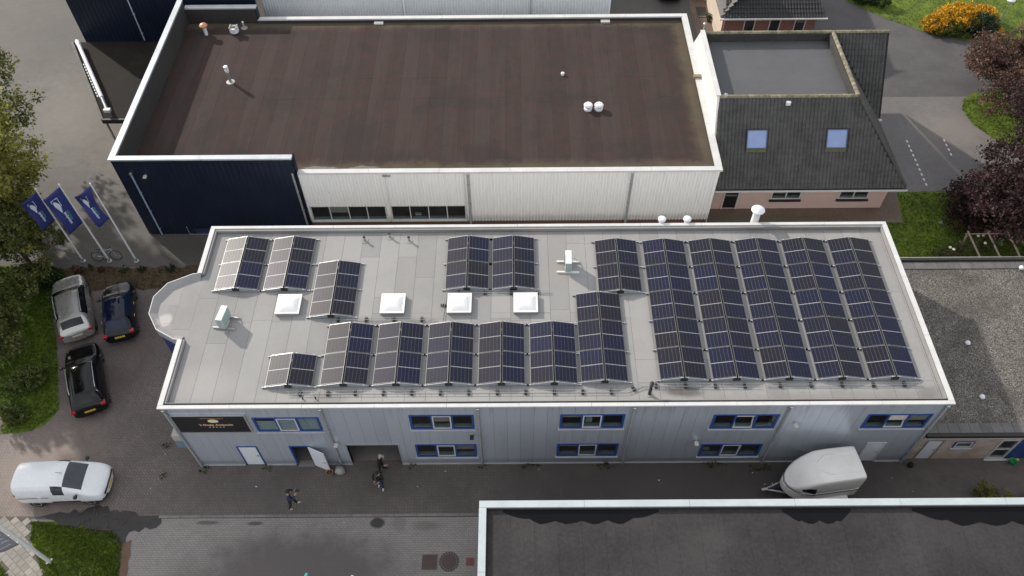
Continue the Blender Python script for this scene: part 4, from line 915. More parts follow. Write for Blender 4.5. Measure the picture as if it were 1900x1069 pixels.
t = thing('roof_cowl', 'small grey cowl on the flat house roof by the gable', 'vent', (27.4, 19.6, 5.95)); MB().tube([(27.4, 19.6, 5.95), (27.4, 19.6, 6.3)], .09, 10).build('pipe', GREYPIPE, t, True); MB().lathe((27.4, 19.6, 6.28), [(.16, 0), (.17, .1), (.1, .17), (.02, .2)], 12).build('cap', STEEL, t, True)
t = thing('chimney_pipe', 'thin steel pipe at the back corner of the gable', 'vent', (26.9, 25.7, 6.0)); MB().tube([(27.0, 25.65, 5.6), (27.0, 25.65, 6.95)], .05, 8).build('pipe', STEEL, t, True); MB().lathe((27.0, 25.65, 6.93), [(.06, 0), (.1, .03), (.02, .1)], 10).build('cap', STEEL, t, True)

# second house at the top
h2 = thing('far_house', 'red brick house with dark hipped roof at the top edge', 'house', (30.5, 33, 0))
part('front_wall', mat('house_red_brick', (.22, .115, .095), .85, 0, .12, 2), h2, *[(a, 33.0, c, b, 33.2, d) for a, b, c, d in cells(30.4, 36.9, 0, 2.7, [(31.8, 32.6, .8, 2.5), (33.6, 34.4, .8, 2.5), (35.4, 36.2, .8, 2.5)])])
part('side_wall', mat('house_cream', (.60, .49, .40), .8), h2, (30.3, 33.2, 0, 30.5, 44, 2.7)); part('inner_wall', M_int, h2, (30.5, 33.8, 0, 36.9, 33.9, 2.7))
for x in (31.8, 33.6, 35.4): window(h2, x, x+.8, .8, 2.5, 33.02, n=1, fm=WHITE, sashes=(), fw=.07, blind_or_reflection=0)
M_dtile = mat('black_tile', (.018, .018, .020), .6, 0, .3, 2)
rb = MB(); E2 = 2.72; T2 = 4.6
rb.add([(29.9, 32.5, E2), (37.3, 32.5, E2), (35.8, 36.0, T2), (32.6, 36.0, T2), (29.9, 46, E2), (32.6, 46, T2), (37.3, 46, E2), (35.8, 46, T2)], [(0, 1, 2, 3), (0, 3, 5, 4), (1, 6, 7, 2), (3, 2, 7, 5)]).build('roof_underlay', M_dtile, h2)
mb = MB(); tiles(mb, (29.9, 32.5, E2), (37.3, 32.5, E2), Vector((0, 3.5, T2-E2)), 15, lambda m: m.x > 29.95+(m.z-E2)*.69 and m.x < 37.25-(m.z-E2)*.387 and m.z < T2-.1); o = mb.build('front_roof_tiles', M_dtile, h2); o['kind'] = 'stuff'
mb = MB(); tiles(mb, (29.9, 44, E2), (29.9, 32.5, E2), Vector((2.7, 0, T2-E2)), 13, lambda m: m.y > 32.6+(m.z-E2)*.9 and m.z < T2-.1); o = mb.build('side_roof_tiles', mat('grey_tile', (.16, .15, .14), .7, 0, .25, 2), h2); o['kind'] = 'stuff'
part('gutter', WHITE, h2, (29.85, 32.36, E2-.1, 37.4, 32.48, E2-.01))
t = thing('door_mat', 'dark mat on the path left of the far house', 'mat', (29.8, 37.4, 0)); part('mat', DARK, t, (29.4, 36.8, .0, 30.15, 38.0, .03)); part('edge', M_conc, t, (29.4, 36.7, .0, 30.15, 36.79, .05))
for k, (x, y) in enumerate(((29.4, 39.0), (29.85, 39.1), (30.1, 36.2))):
    t = thing('flower_pot', ('left grey planter pot by the far house path', 'right grey planter pot by the far house path', 'lone plant pot beside the dark mat')[k], 'pot', (x, y, 0)); MB().lathe((x, y, 0), [(.14, 0), (.2, .35), (.17, .35), (.15, .3)], 12).build('pot', GREYPIPE if k < 2 else M_rust, t, True)
    q = np.random.RandomState(k); quads_mesh('plant', leaf_quads(q, np.c_[q.normal(0, .1, (120, 2))+[0, 0], q.uniform(.32, .6, 120)], .12), q.rand(120), leaf_mat('pot_leaf%d' % 0, (.02, .05, .012), (.06, .11, .03)) if 'pot_leaf0' not in MATS else MATS['pot_leaf0'], t)

# ================================================================== ANNEX with the gravel roof
anx = thing('gravel_annex', 'low annex with gravel roof beside the workshop', 'building', (34.2, .05, 0))
def gravel_mat():
    m, nt, p, pos = begin('gravel')
    v = nd(nt, 'ShaderNodeTexVoronoi'); v.inputs['Scale'].default_value = 28; nt.links.new(pos, v.inputs['Vector'])
    sc = nd(nt, 'ShaderNodeSeparateColor'); nt.links.new(v.outputs['Color'], sc.inputs[0])
    c = mixc(nt, ramp01(nt, sc.outputs[0], .0, 1.0), (.052, .047, .041), (.205, .188, .168))
    c = mixc(nt, mth(nt, 'MULTIPLY', ramp01(nt, sc.outputs[1], .90, .97), .8), c, (.36, .345, .32))
    c = mixc(nt, mth(nt, 'MULTIPLY', ramp01(nt, noise(nt, .45, 5, .65, pos), .4, .66), .55), c, (.055, .052, .048))
    nt.links.new(c, p.inputs['Base Color']); p.inputs['Roughness'].default_value = .95; p.inputs['Specular IOR Level'].default_value = .2
    setbump(nt, p, v.outputs['Distance'], -.8, .03); MATS['gravel'] = m; return m
M_grav = gravel_mat()
AX0, AX1, AY0, AY1, AZ = 34.15, 52, .1, 10.45, 2.55
part('front_wall', mat('annex_brick', (.46, .34, .27), .85, 0, .18, 1.2, c2=(.54, .46, .39)), anx, *[(a, AY0, c, b, AY0+.2, d) for a, b, c, d in cells(AX0, AX1, 0, 2.25, [(34.5, 35.3, .0, 1.95), (35.85, 36.75, 1.2, 1.8), (37.95, 40.0, .0, 1.95)])])
part('fascia', WHITE, anx, (AX0, AY0-.12, 2.25, AX1, AY0+.05, 2.42)); part('roof_edge', mat('edge_black', (.025, .022, .02), .7), anx, (AX0, AY0-.16, 2.42, AX1, AY0-.02, 2.62))
part('roof_deck', M_grav, anx, (AX0, AY0-.02, 2.25, AX1, AY1-.1, AZ)); part('back_wall', M_pink, anx, (AX0, AY1-.1, 0, AX1, AY1, 2.5)); part('back_edge', mat('edge_black', (.02, .02, .02)), anx, (AX0, AY1-.10, AZ-.02, AX1, AY1+.06, AZ+.14)); part('edge_strip', ALU, anx, (AX0, AY1+.065, AZ+.10, AX1, AY1+.10, AZ+.15)); part('inner_wall', M_int, anx, (AX0, 1.3, 0, 42, 1.4, 2.2))
M_eslab = mat('edge_slab', (.115, .112, .110), .8, 0, .2, 2, rnd=.15)
s1 = s2 = None
for i in range(27):
    if s1 is None: o = s1 = MB().box(0, 0, 0, .59, .44, .04).build('edge_slab', M_eslab, anx, local=True)
    else: o = s1.copy(); col.objects.link(o); o.parent = anx
    o.location = Vector((AX0+.1+i*.605, AY1-.62, AZ+.004)) - ORG[anx.name]; o.rotation_euler = (0, 0, rng.uniform(-.008, .008))
for i in range(30):
    if s2 is None: o = s2 = MB().box(0, 0, 0, .485, .50, .04).build('edge_slab', M_eslab, anx, local=True)
    else: o = s2.copy(); col.objects.link(o); o.parent = anx
    o.location = Vector((AX0+.1+i*.5, AY0+.03, AZ+.004)) - ORG[anx.name]; o.rotation_euler = (0, 0, rng.uniform(-.008, .008))
door(anx, 34.5, 35.3, .02, 1.95, AY0, STEEL); window(anx, 35.85, 36.75, 1.2, 1.8, AY0, n=1, fm=BLUE, sashes=(0,), fw=.06, sill=True)
gd = part('garden_door', WHITE, anx, (37.95, AY0-.03, .02, 38.05, AY0+.08, 1.95), (38.75, AY0-.03, .02, 38.85, AY0+.08, 1.95), (38.05, AY0-.03, .02, 38.75, AY0+.08, .14), (38.05, AY0-.03, .95, 38.75, AY0+.08, 1.03), (38.05, AY0-.03, 1.86, 38.75, AY0+.08, 1.95)); part('pane', GLASS, gd, (38.05, AY0, .14, 38.75, AY0+.01, .95)); part('pane', GLASS, gd, (38.05, AY0, 1.03, 38.75, AY0+.01, 1.86)); part('side_panel', BLUE, gd, (38.85, AY0, .02, 40.0, AY0+.05, 1.95)); part('sill', WHITE, gd, (37.9, AY0-.14, 0, 39.6, AY0-.04, .05))
gr = np.random.RandomState(11); n = 14000; C = np.c_[gr.uniform(AX0+.2, 44.5, n), gr.uniform(AY0+.6, AY1-.7, n), np.full(n, AZ+.005)]
sz = gr.uniform(.010, .024, n); T = np.zeros((n*4, 3, 3), np.float32)
base = np.stack([np.stack([np.cos(gr.uniform(0, 6.28, n)+k*2.094), np.sin(k*2.094+gr.uniform(-.5, .5, n)), np.zeros(n)], 1) for k in range(3)], 1)
base = base*sz[:, None, None]+C[:, None]; top = C+np.c_[np.zeros((n, 2)), sz*1.1]
T = np.concatenate([np.stack([base[:, k], base[:, (k+1) % 3], top], 1) for k in range(3)]); tn = np.tile(gr.rand(n)**1.6, 3)
o = quads_mesh('gravel_stones', T, tn, leaf_mat('stone', (.07, .065, .058), (.42, .40, .36), 0, .9), anx, ORG[anx.name]); o['kind'] = 'stuff'
for k, (x, y) in enumerate(((37.68, 4.99), (37.3, 1.94), (42.18, 9.75))):
    t = thing('roof_ball_vent', ('white round vent on the gravel roof, the middle one', 'white round vent on the gravel roof, nearest the front edge', 'white round vent on the back edge slabs of the gravel roof')[k], 'vent', (x, y, AZ)); MB().tube([(x, y, AZ), (x, y, AZ+.12)], .05, 8).build('pipe', GREYPIPE, t); MB().lathe((x, y, AZ+.1), [(.04, 0), (.11, .03), (.13, .09), (.10, .16), (.03, .2)], 14).build('cap', M_vent, t, True)

# ================================================================== FRONT WAREHOUSE (near edge of the picture)
fw = thing('front_building', 'dark flat-roofed building with pale coping at the bottom right', 'building', (13.8, -3.82, 0))
FX, FY, FZ, FR = 13.77, -3.82, 4.5, 4.3
part('wall', mat('front_wall_grey', (.16, .16, .165), .7), fw, (FX+.05, -30, 0, FX+.25, FY-.05, 4.3), (FX+.25, FY-.25, 0, 60, FY-.05, 4.3))
M_fr = mat('front_roofing', (.032, .030, .032), .7, 0, .16, .3, rnd=.05, bump=.05, bscale=60, fine=7, spec=.15, c2=(.048, .045, .046))
part('roof_deck', mat('front_seam', (.024, .023, .023), .8), fw, (FX+.25, -30, 4.1, 60, FY-.25, FR-.012))
x = FX+.34
while x < 40:
    ys = [FY-.33, -9.0]
    for b, a in zip(ys, ys[1:]): part('roof_sheet', M_fr, fw, (x+.002, a+.004, FR-.014, x+.956, b-.004, FR+rng.uniform(0, .003)))
    x += .96
part('upstand', mat('front_upstand', (.03, .03, .032), .7), fw, (FX+.25, -30, 4.0, FX+.33, FY-.33, FZ-.1), (FX+.25, FY-.33, 4.0, 60, FY-.25, FZ-.1))
coping(fw, FRONTWHITE, 'x', FX, 44, FY-.29, FY, FZ-.1, FZ, 4.6); coping(fw, FRONTWHITE, 'y', -12, FY-.295, FX, FX+.30, FZ-.1, FZ, 3)
def puddle(pts, lab):
    o = MB().add([(x, y, FR+.010) for x, y in pts], [tuple(range(len(pts)))]).build('puddle', M_pud, None); tag(o, lab, 'puddle')
    if o.data.polygons[0].normal.z < 0: o.data.flip_normals()
def scallop(x0, x1, y0, dep, n, seed):
    r = random.Random(seed); low = []
    for k in range(n*5+1):
        t = k/(n*5); env = min(1, 3.5*t+.2, 3.5*(1-t)+.2); low.append((x0+(x1-x0)*t, y0-dep*env*(.72+.22*abs(math.sin(math.pi*t*n))+r.uniform(-.03, .03))))
    return [(x0, y0)]+low+[(x1, y0)]
puddle(scallop(14.75, 21.15, -4.17, .62, 6, 1), 'long dark puddle at the left of the front roof, under the coping')
puddle(scallop(26.2, 29.0, -4.17, .68, 4, 2), 'short scalloped puddle in the middle of the front roof')
puddle(scallop(31.5, 38.0, -4.17, .80, 5, 3), 'dark puddle at the right of the front roof')

# ================================================================== VEHICLES
def loft(sts, mats_of, lev=2):
    """sts: list of (y, ((x,z) half profile from bottom centre to top centre)); returns {matkey: MB} after subdivision"""
    keys = []; V = []; F = []; K = []
    n = len(sts[0][1]); ring = []
    for y, pr in sts:
        full = [(x, z) for x, z in pr] + [(-x, z) for x, z in reversed(pr[1:-1])]
        ring.append(len(V)); V += [(x, y, z) for x, z in full]
    m = 2*n-2
    for s in range(len(sts)-1):
        for j in range(m):
            a = ring[s]+j; b = ring[s]+(j+1) % m; c = ring[s+1]+(j+1) % m; d = ring[s+1]+j
            seg = j if j < n-1 else m-1-j
            F.append((a, d, c, b)); K.append(mats_of(s, seg))
    def cap(r, rev, key):
        for j in range(n-2):
            a, b, c, d = r+j, r+j+1, r+(m-j-1) % m if j else r+m-1, r+m-j if j else None
            q = [r+j, r+j+1, r+m-j-1] + ([r+m-j] if j else [])
            if len(set(q)) < 3: continue
            F.append(tuple(reversed(q)) if rev else tuple(q)); K.append(key)
    cap(ring[0], False, mats_of(-1, 2)); cap(ring[-1], True, mats_of(-2, 2))
    ks = sorted(set(K)); me = bpy.data.meshes.new('tmp'); me.from_pydata(V, [], F)
    for _ in ks: me.materials.append(DARK)
    me.polygons.foreach_set('material_index', [ks.index(k) for k in K]); me.update()
    o = bpy.data.objects.new('tmp', me); col.objects.link(o); sd = o.modifiers.new('s', 'SUBSURF'); sd.levels = lev
    bpy.context.view_layer.update(); ev = o.evaluated_get(bpy.context.evaluated_depsgraph_get()); m2 = bpy.data.meshes.new_from_object(ev)
    out = {}
    import bmesh
    bm = bmesh.new(); bm.from_mesh(m2); bmesh.ops.recalc_face_normals(bm, faces=bm.faces); bm.to_mesh(m2); bm.free()
    co = [tuple(v.co) for v in m2.vertices]
    for i, k in enumerate(ks):
        mb = MB(); mp = {}
        for p in m2.polygons:
            if p.material_index != i: continue
            f = []
            for vi in p.vertices:
                if vi not in mp: mp[vi] = len(mb.v); mb.v.append(co[vi])
                f.append(mp[vi])
            mb.f.append(tuple(f))
        out[k] = mb
    bpy.data.objects.remove(o); bpy.data.meshes.remove(me); bpy.data.meshes.remove(m2)
    return out
def wheels(t, xs, ys, r=.31, w=.2, rim=STEEL):
    for x in xs:
        for y in ys:
            s = 1 if x > 0 else -1
            wh = MB().lathe((x-s*w/2, y, r), [(r*.7, -w/2), (r*.95, -w/2), (r, -w*.35), (r, w*.35), (r*.95, w/2), (r*.7, w/2)], 20, 'x').build('wheel', TYRE, t, True, local=True)
            MB().lathe((x, y, r), [(r*.66, -s*.03), (r*.66, s*.004), (r*.2, -s*.012), (r*.05, -s*.012)], 14, 'x').build('rim', rim, wh, True, local=True)
            MB().lathe((x-s*w*.5, y, r+.02), [(r*1.14, -w*.5), (r*1.14, w*.46)], 20, 'x').build('wheel_arch', DARK, t, True, local=True)
def car(name, label, loc, rz, L, W, H, bodym, roofm=None, kind='hatch', glass=CARGLASS, rails=None, chrome=None, tail=RED, plate=YPLATE):
    t = thing(name, label, 'car' if kind != 'van' else 'van', loc, rz, None, world=False)
    h = W/2; f = L/2
    def S(p, wb, zb, wm, zm, wk, zk, wr, zr, zc): return (f-p*L, [(0, zb), (wb*h, zb), (wm*h, zm), (wk*h, zk), (wr*h, zr), (0, zc)])
    if kind == 'van':
        st = [S(0, .66, .28, .74, .45, .72, .68, .55, .74, .76), S(.03, .9, .2, .95, .5, .9, .84, .72, .90, .92), S(.12, .98, .2, 1.0, .55, .97, .98, .82, 1.04, 1.08), S(.195, .98, .2, 1, .6, .97, 1.08, .86, 1.14, 1.18),
              S(.42, .98, .2, 1, .6, .97, 1.14, .80, H-.07, H-.02), S(.55, .98, .2, 1, .6, .98, 1.16, .82, H-.04, H), S(.57, .98, .2, 1, .6, .98, 1.16, .82, H-.04, H), S(.75, .98, .2, 1, .6, .98, 1.16, .82, H-.04, H), S(.95, .96, .22, .99, .6, .97, 1.16, .80, H-.06, H-.02), S(.99, .92, .25, .95, .6, .92, 1.12, .76, H-.14, H-.1), S(1.0, .84, .3, .88, .6, .85, 1.1, .70, H-.2, H-.18)]
        def mo(s, g):
            if s == 3 and g == 4: return 'windshield'
            if s == 4 and g == 3: return 'side_window'
            if s in (5, 6, 7, 8) and g == 4: return 'roof'
            if g == 0: return 'underbody'
            if s in (-1, 0) and g == 1: return 'bumper'
            return 'body'
    else:
        zr = H
        e = {'hatch': (.82, .95), 'suv': (.86, .955), 'wagon': (.86, .965)}[kind]
        hood = {'hatch': 0.0, 'suv': .12, 'wagon': .02}[kind]
        st = [S(0, .62, .28, .70, .45, .66, .62+hood, .5, .66+hood, .68+hood), S(.03, .88, .2, .93, .48, .88, .70+hood, .68, .76+hood, .79+hood), S(.18, .97, .2, 1, .5, .95, .82+hood, .78, .89+hood, .93+hood), S(.27, .97, .2, 1, .55, .95, .90+hood, .82, .95+hood, .98+hood),
              S(.43, .97, .2, 1, .55, .94, .95+hood, .70, H-.07, H-.02), S(.46, .97, .2, 1, .55, .94, .95+hood, .70, H-.055, H-.01), S(.62, .97, .2, 1, .55, .94, .96+hood, .70, H-.04, H), S(e[0]-.02, .96, .22, .99, .55, .92, .98+hood, .66, H-.10, H-.05), S(e[0], .96, .22, .99, .55, .92, .98+hood, .65, H-.12, H-.07),
              S(e[1], .92, .24, .95, .55, .88, .96+hood, .70, 1.0+hood, 1.03+hood), S(.985, .88, .26, .92, .52, .86, .80+hood, .70, .84+hood, .86+hood), S(1.0, .72, .3, .80, .5, .76, .68+hood, .6, .70+hood, .71+hood)]
        def mo(s, g):
            if s == 3 and g == 4: return 'windshield'
            if s in (3, 4, 5, 6) and g == 3: return 'side_window'
            if s == 8 and g == 4: return 'rear_window'
            if s in (4, 5, 6, 7) and g == 4: return 'roof'
            if g == 0: return 'underbody'
            return 'body'
    out = loft(st, mo); mm = {'windshield': glass, 'side_window': glass, 'rear_window': glass, 'roof': roofm or bodym, 'underbody': DARK, 'bumper': DARK, 'body': bodym}
    for k, mb in out.items():
        if k == 'side_window':
            for s in (-1, 1):
                m2 = MB(); idx = {}
                for fc in mb.f:
                    if sum(mb.v[i][0] for i in fc)*s > 0:
                        g = []
                        for i in fc:
                            if i not in idx: idx[i] = len(m2.v); m2.v.append(mb.v[i])
                            g.append(idx[i])
                        m2.f.append(tuple(g))
                m2.build(k, mm[k], t, True, local=True)
        else: mb.build(k, mm[k], t, True, local=True)
    r = .31 if kind != 'suv' else .34
    wheels(t, (h-.03, -h+.03), (f-.185*L, -f+.19*L), r)
    belt = .9+(.12 if kind == 'suv' else 0)+(.2 if kind == 'van' else 0)
    for s in (-1, 1):
        my = f-(.31 if kind != 'van' else .27)*L
        m = MB().box(s*(h-.03)-.02, my-.03, belt-.02, s*(h-.03)+.02, my+.03, belt+.03).build('mirror', DARK if kind == 'van' else bodym, t, local=True)
        MB().lathe((s*(h+.10), my, belt+.05), [(.03, -.09), (.085, -.06), (.085, .05), (.04, .085)], 10, 'x').build('mirror_housing', DARK, m, True, local=True)
        zt = .80 if kind != 'van' else 1.1
        hl = MB().lathe((s*h*.72, f-.075*L, .66+(.14 if kind == 'van' else .12 if kind == 'suv' else .0)), [(.03, -.16), (.08, -.08), (.085, .06), (.03, .13)], 10, 'x').build('headlight', LAMP, t, True, local=True)
        tl = MB().box(s*h*.80-.13, -f+.005*L, zt-.06, s*h*.80+.10, -f+.06*L, zt+.12).build('taillight', tail, t, local=True, bevel=.03)
        for yy in (.02, -.20):
            hd = MB().box(s*(h*.985), yy*L-.09, belt-.1, s*(h*.985)+s*.02, yy*L+.09, belt-.07).build('door_handle', chrome or bodym, t, local=True)
        if rails: MB().tube([(s*h*.72, f-.44*L, H-.05), (s*h*.72, f-.5*L, H+.01), (s*h*.70, f-.75*L, H-.0), (s*h*.68, f-.82*L, H-.07)], .022, 6).build('roof_rail', rails, t, True, local=True)
    MB().box(-.26, -f-.012, .62 if kind != 'van' else .7, .26, -f+.04, .735 if kind != 'van' else .8).build('number_plate', plate, t, local=True)
    MB().box(-.26, f-.02, .4, .26, f+.012, .5).build('number_plate', plate, t, local=True)
    MB().box(-.35, f-.06, .58, .35, f-.0, .64).build('grille', DARK, t, local=True)
    if kind == 'van':
        MB().tube([(.05, f-.42*L, H-.02), (.1, f-.47*L, H+.18)], .012, 5).build('antenna', DARK, t, local=True)
        for s in (-1, 1): MB().box(s*(h-.01), -.1*L, .5, s*(h+.012), .22*L, .58).build('side_strip', DARK, t, local=True); MB().box(s*(h-.005), -.46*L, .98, s*(h+.008), -.10*L, 1.0).build('door_rail', DARK, t, local=True)
        MB().box(-.62, f-.035, .60, .62, f+.004, .70).build('lower_grille', DARK, t, local=True)
    else: MB().tube([(0, -f+.30*L, H-.02), (0, -f+.24*L, H+.06)], .012, 5).build('antenna', DARK, t, local=True)
    return t
SILVER = mat('silver_paint', (.46, .455, .44), .28, .6, .04, .8, coat=.6); BLACKP = mat('black_paint', (.004, .004, .0045), .14, 0, .1, 1, spec=.4); NAVYP = mat('midnight_paint', (.004, .005, .009), .14, 0, .1, 1, spec=.4)
GROOF = mat('glass_roof_blue', (.005, .008, .026), .06, 0, .1, 1, spec=.4); WHITEP = mat('white_paint', (.76, .78, .80), .25, 0, .03, 1, coat=.5)
car('silver_car', 'silver SUV with grey roof parked next to the grass', (-8.95, 9.15, 0), R(25), 4.3, 1.82, 1.62, SILVER, mat('silver_roof', (.26, .255, .245), .3, .4, .04, 1, coat=.5), 'suv', chrome=ALU, rails=ALU, plate=mat('pale_plate', (.55, .52, .42), .5))
car('dark_hatchback', 'dark blue-black hatchback with glass roof, nearest the rounded bay', (-6.35, 8.9, 0), R(18.5), 3.85, 1.70, 1.48, NAVYP, GROOF, 'hatch', chrome=ALU, glass=mat('blue_car_glass', (.007, .018, .042), .05, 0, .1, 1, spec=.4))
car('black_car', 'black estate car with roof rails parked nearest the white van', (-6.80, 4.6, 0), R(24), 4.3, 1.78, 1.5, BLACKP, None, 'wagon', rails=ALU)
car('white_van', 'white delivery van parked beside the verge, facing the workshop', (-5.86, -1.18, 0), R(-88), 3.98, 1.78, 1.80, WHITEP, None, 'van', glass=mat('van_glass', (.035, .045, .055), .07, 0, .25, 2, spec=.6), tail=RED)
car('black_suv', 'black car parked beyond the warehouse, cut by the top edge', (27.5, 40.6, 0), R(0), 4.3, 1.8, 1.6, BLACKP, None, 'suv')
car('white_car', 'white car of which only the nose shows at the bottom edge', (.34, -7.75, 0), R(4), 4.2, 1.75, 1.5, WHITEP, None, 'hatch')

# horse trailer
TW = mat('trailer_white', (.90, .885, .845), .45, 0, .06, 1.2, bump=.04, bscale=6)
tr = thing('horse_trailer', 'off-white horse trailer with drawbar parked against the workshop', 'trailer', (29.38, -1.30, 0), R(97.5), None, world=False); tr.scale = (1, .90, 1)   # nose points to local +y
def TS(y, w, z0, z1, zt, k=.8):
    d = zt-z1; return (y, [(0, z0), (w*.96, z0), (w, z0+.06), (w, z1), (w*.985, z1+d*.45), (w*(.5+.5*k), z1+d*.86), (w*k*.92, zt-.02), (0, zt)])
low = [TS(-1.72, .60, .50, 1.0, 1.10, .9), TS(-1.72, .80, .42, 1.1, 1.16, .98), TS(-1.70, .84, .40, 1.1, 1.16, .98), TS(-.5, .85, .38, 1.1, 1.16, .98), TS(.75, .85, .38, 1.1, 1.16, .98), TS(1.25, .76, .40, 1.1, 1.16, .97), TS(1.65, .54, .46, 1.09, 1.15, .95), TS(1.90, .28, .55, 1.04, 1.10, .95), TS(1.97, .12, .62, 1.0, 1.04, .9)]
for k, mb in loft(low, lambda s, g: 'lower_body').items(): mb.build(k, TW, tr, True, local=True)
upp = [TS(-1.74, .60, 1.25, 1.8, 2.10, .8), TS(-1.74, .80, 1.17, 2.02, 2.30, .88), TS(-1.70, .83, 1.17, 2.06, 2.33, .90), TS(-.6, .85, 1.17, 2.08, 2.36, .90), TS(.35, .85, 1.17, 2.05, 2.34, .88), TS(.55, .83, 1.17, 1.98, 2.29, .86), TS(1.05, .78, 1.17, 1.72, 2.05, .78), TS(1.45, .66, 1.17, 1.42, 1.68, .78), TS(1.75, .44, 1.16, 1.26, 1.36, .75), TS(1.88, .24, 1.16, 1.2, 1.24, .7)]
for k, mb in loft(upp, lambda s, g: 'roof' if g >= 5 and s < 5 else 'upper_body').items(): mb.build(k, TW, tr, True, local=True)
MB().tube([(.86, -1.7, 1.165), (.865, .72, 1.165), (.77, 1.22, 1.165), (.53, 1.63, 1.16), (.26, 1.87, 1.14), (0, 1.95, 1.12), (-.26, 1.87, 1.14), (-.53, 1.63, 1.16), (-.77, 1.22, 1.165), (-.865, .72, 1.165), (-.86, -1.7, 1.165)], .018, 6).build('seam_strip', DARK, tr, local=True)
for s in (-1, 1):
    mw = Matrix.Translation((s*.735, 1.02, 1.56)) @ Matrix.Rotation(R(s*22), 4, 'Z') @ Matrix.Rotation(R(-s*14), 4, 'Y')
    MB().box(-.07, -.33, -.16, .07, .33, .16, mw).build('window', CARGLASS, tr, local=True, bevel=.04)
    MB().box(s*.86-.17, -1.15, .52, s*.86+.17, .35, .62).box(s*.86-.17, -1.25, .38, s*.86+.17, -1.15, .6).box(s*.86-.17, .35, .38, s*.86+.17, .45, .6).build('fender', TW, tr, local=True, bevel=.03)
    for y in (-.75, -.05): w_ = MB().lathe((s*.86, y, .28), [(.18, -.09), (.27, -.09), (.28, -.06), (.28, .06), (.27, .09), (.18, .09)], 16, 'x').build('wheel', TYRE, tr, True, local=True); MB().lathe((s*.95, y, .28), [(.17, -.02), (.17, .005), (.05, 0)], 12, 'x').build('rim', STEEL, w_, True, local=True)
    MB().bar((s*.42, 1.3, .42), (0, 2.75, .46), .07, .08).build('drawbar', STEEL, tr, local=True)
    MB().box(s*.6-.08, -1.76, .6, s*.6+.08, -1.72, .75).build('taillight', RED, tr, local=True)
    MB().tube([(s*.5, -1.55, 2.315), (s*.46, .0, 2.345), (s*.2, .45, 2.315)], .025, 6).build('roof_ridge', TW, tr, True, local=True)
MB().box(-.06, 2.65, .42, .06, 2.95, .52).build('coupling', STEEL, tr, local=True, bevel=.015); MB().tube([(.12, 2.4, .02), (.12, 2.4, .75)], .03, 8).build('jockey_post', STEEL, tr, local=True); MB().lathe((.12, 2.4, .1), [(.05, -.03), (.1, -.03), (.1, .03), (.05, .03)], 12, 'x').build('jockey_wheel', TYRE, tr, local=True); MB().tube([(0, 1.8, .6), (0, 2.6, .52)], .04, 8).build('brake_lever', DARK, tr, local=True)
MB().box(-.76, -1.76, .45, .76, -1.722, 1.12).build('tail_ramp', TW, tr, local=True)
for y in (.6, -.6, -1.4): MB().box(.855, y-.02, .86, .872, y+.02, .9).build('latch', DARK, tr, local=True)

# bicycle leaning by the middle flagpole
bk = thing('bicycle', 'bicycle with silver frame leaning at the middle flagpole', 'bicycle', (-8.4, 12.95, 0), R(4), None, world=False); bk.rotation_euler = (R(-14), 0, R(4))
for x, nm in ((-.53, 'rear'), (.53, 'front')):
    V = MB()
    for i in range(24):
        a0, a1 = i*math.tau/24, (i+1)*math.tau/24
        V.tube([(x+.33*math.cos(a0), 0, .345+.33*math.sin(a0)), (x+.33*math.cos(a1), 0, .345+.33*math.sin(a1))], .022, 5, False)
    w_ = V.build('wheel', TYRE, bk, local=True); sp = MB()
    for i in range(12): a = i*math.tau/12; sp.tube([(x, 0, .345), (x+.31*math.cos(a), 0, .345+.31*math.sin(a))], .004, 4)
    sp.lathe((x, -.04, .345), [(.03, 0), (.03, .08)], 8, 'y').build('spokes', STEEL, w_, local=True)
fm = MB()
for a, b in (((-.12, 0, .32), (-.22, 0, .82)), ((-.2, 0, .72), (.36, 0, .80)), ((-.12, 0, .32), (.37, 0, .72)), ((-.53, 0, .345), (-.12, 0, .32)), ((-.53, 0, .345), (-.2, 0, .72)), ((.53, 0, .345), (.36, 0, .86))): fm.tube([a, b], .02, 6)
fm.build('frame', STEEL, bk, local=True); MB().tube([(.28, -.30, .98), (.36, -.12, 1.0), (.36, .12, 1.0), (.28, .30, .98)], .016, 6).tube([(.36, 0, .84), (.36, 0, 1.0)], .016, 6).build('handlebar', DARK, bk, local=True)
MB().prism([(-.38, -.09), (-.38, .09), (-.2, .05), (-.08, .015), (-.08, -.015), (-.2, -.05)], .84, .90).build('saddle', DARK, bk, local=True, bevel=.01)
MB().box(-.78, -.07, .70, -.32, .07, .715).build('luggage_rack', DARK, bk, local=True); cr = MB().lathe((-.12, -.03, .32), [(.09, 0), (.09, .012)], 12, 'y').build('crank', STEEL, bk, local=True); MB().box(-.15, -.16, .14, -.05, -.07, .17).build('pedal', DARK, cr, local=True); MB().box(-.19, .07, .48, -.09, .16, .51).build('pedal', DARK, cr, local=True)

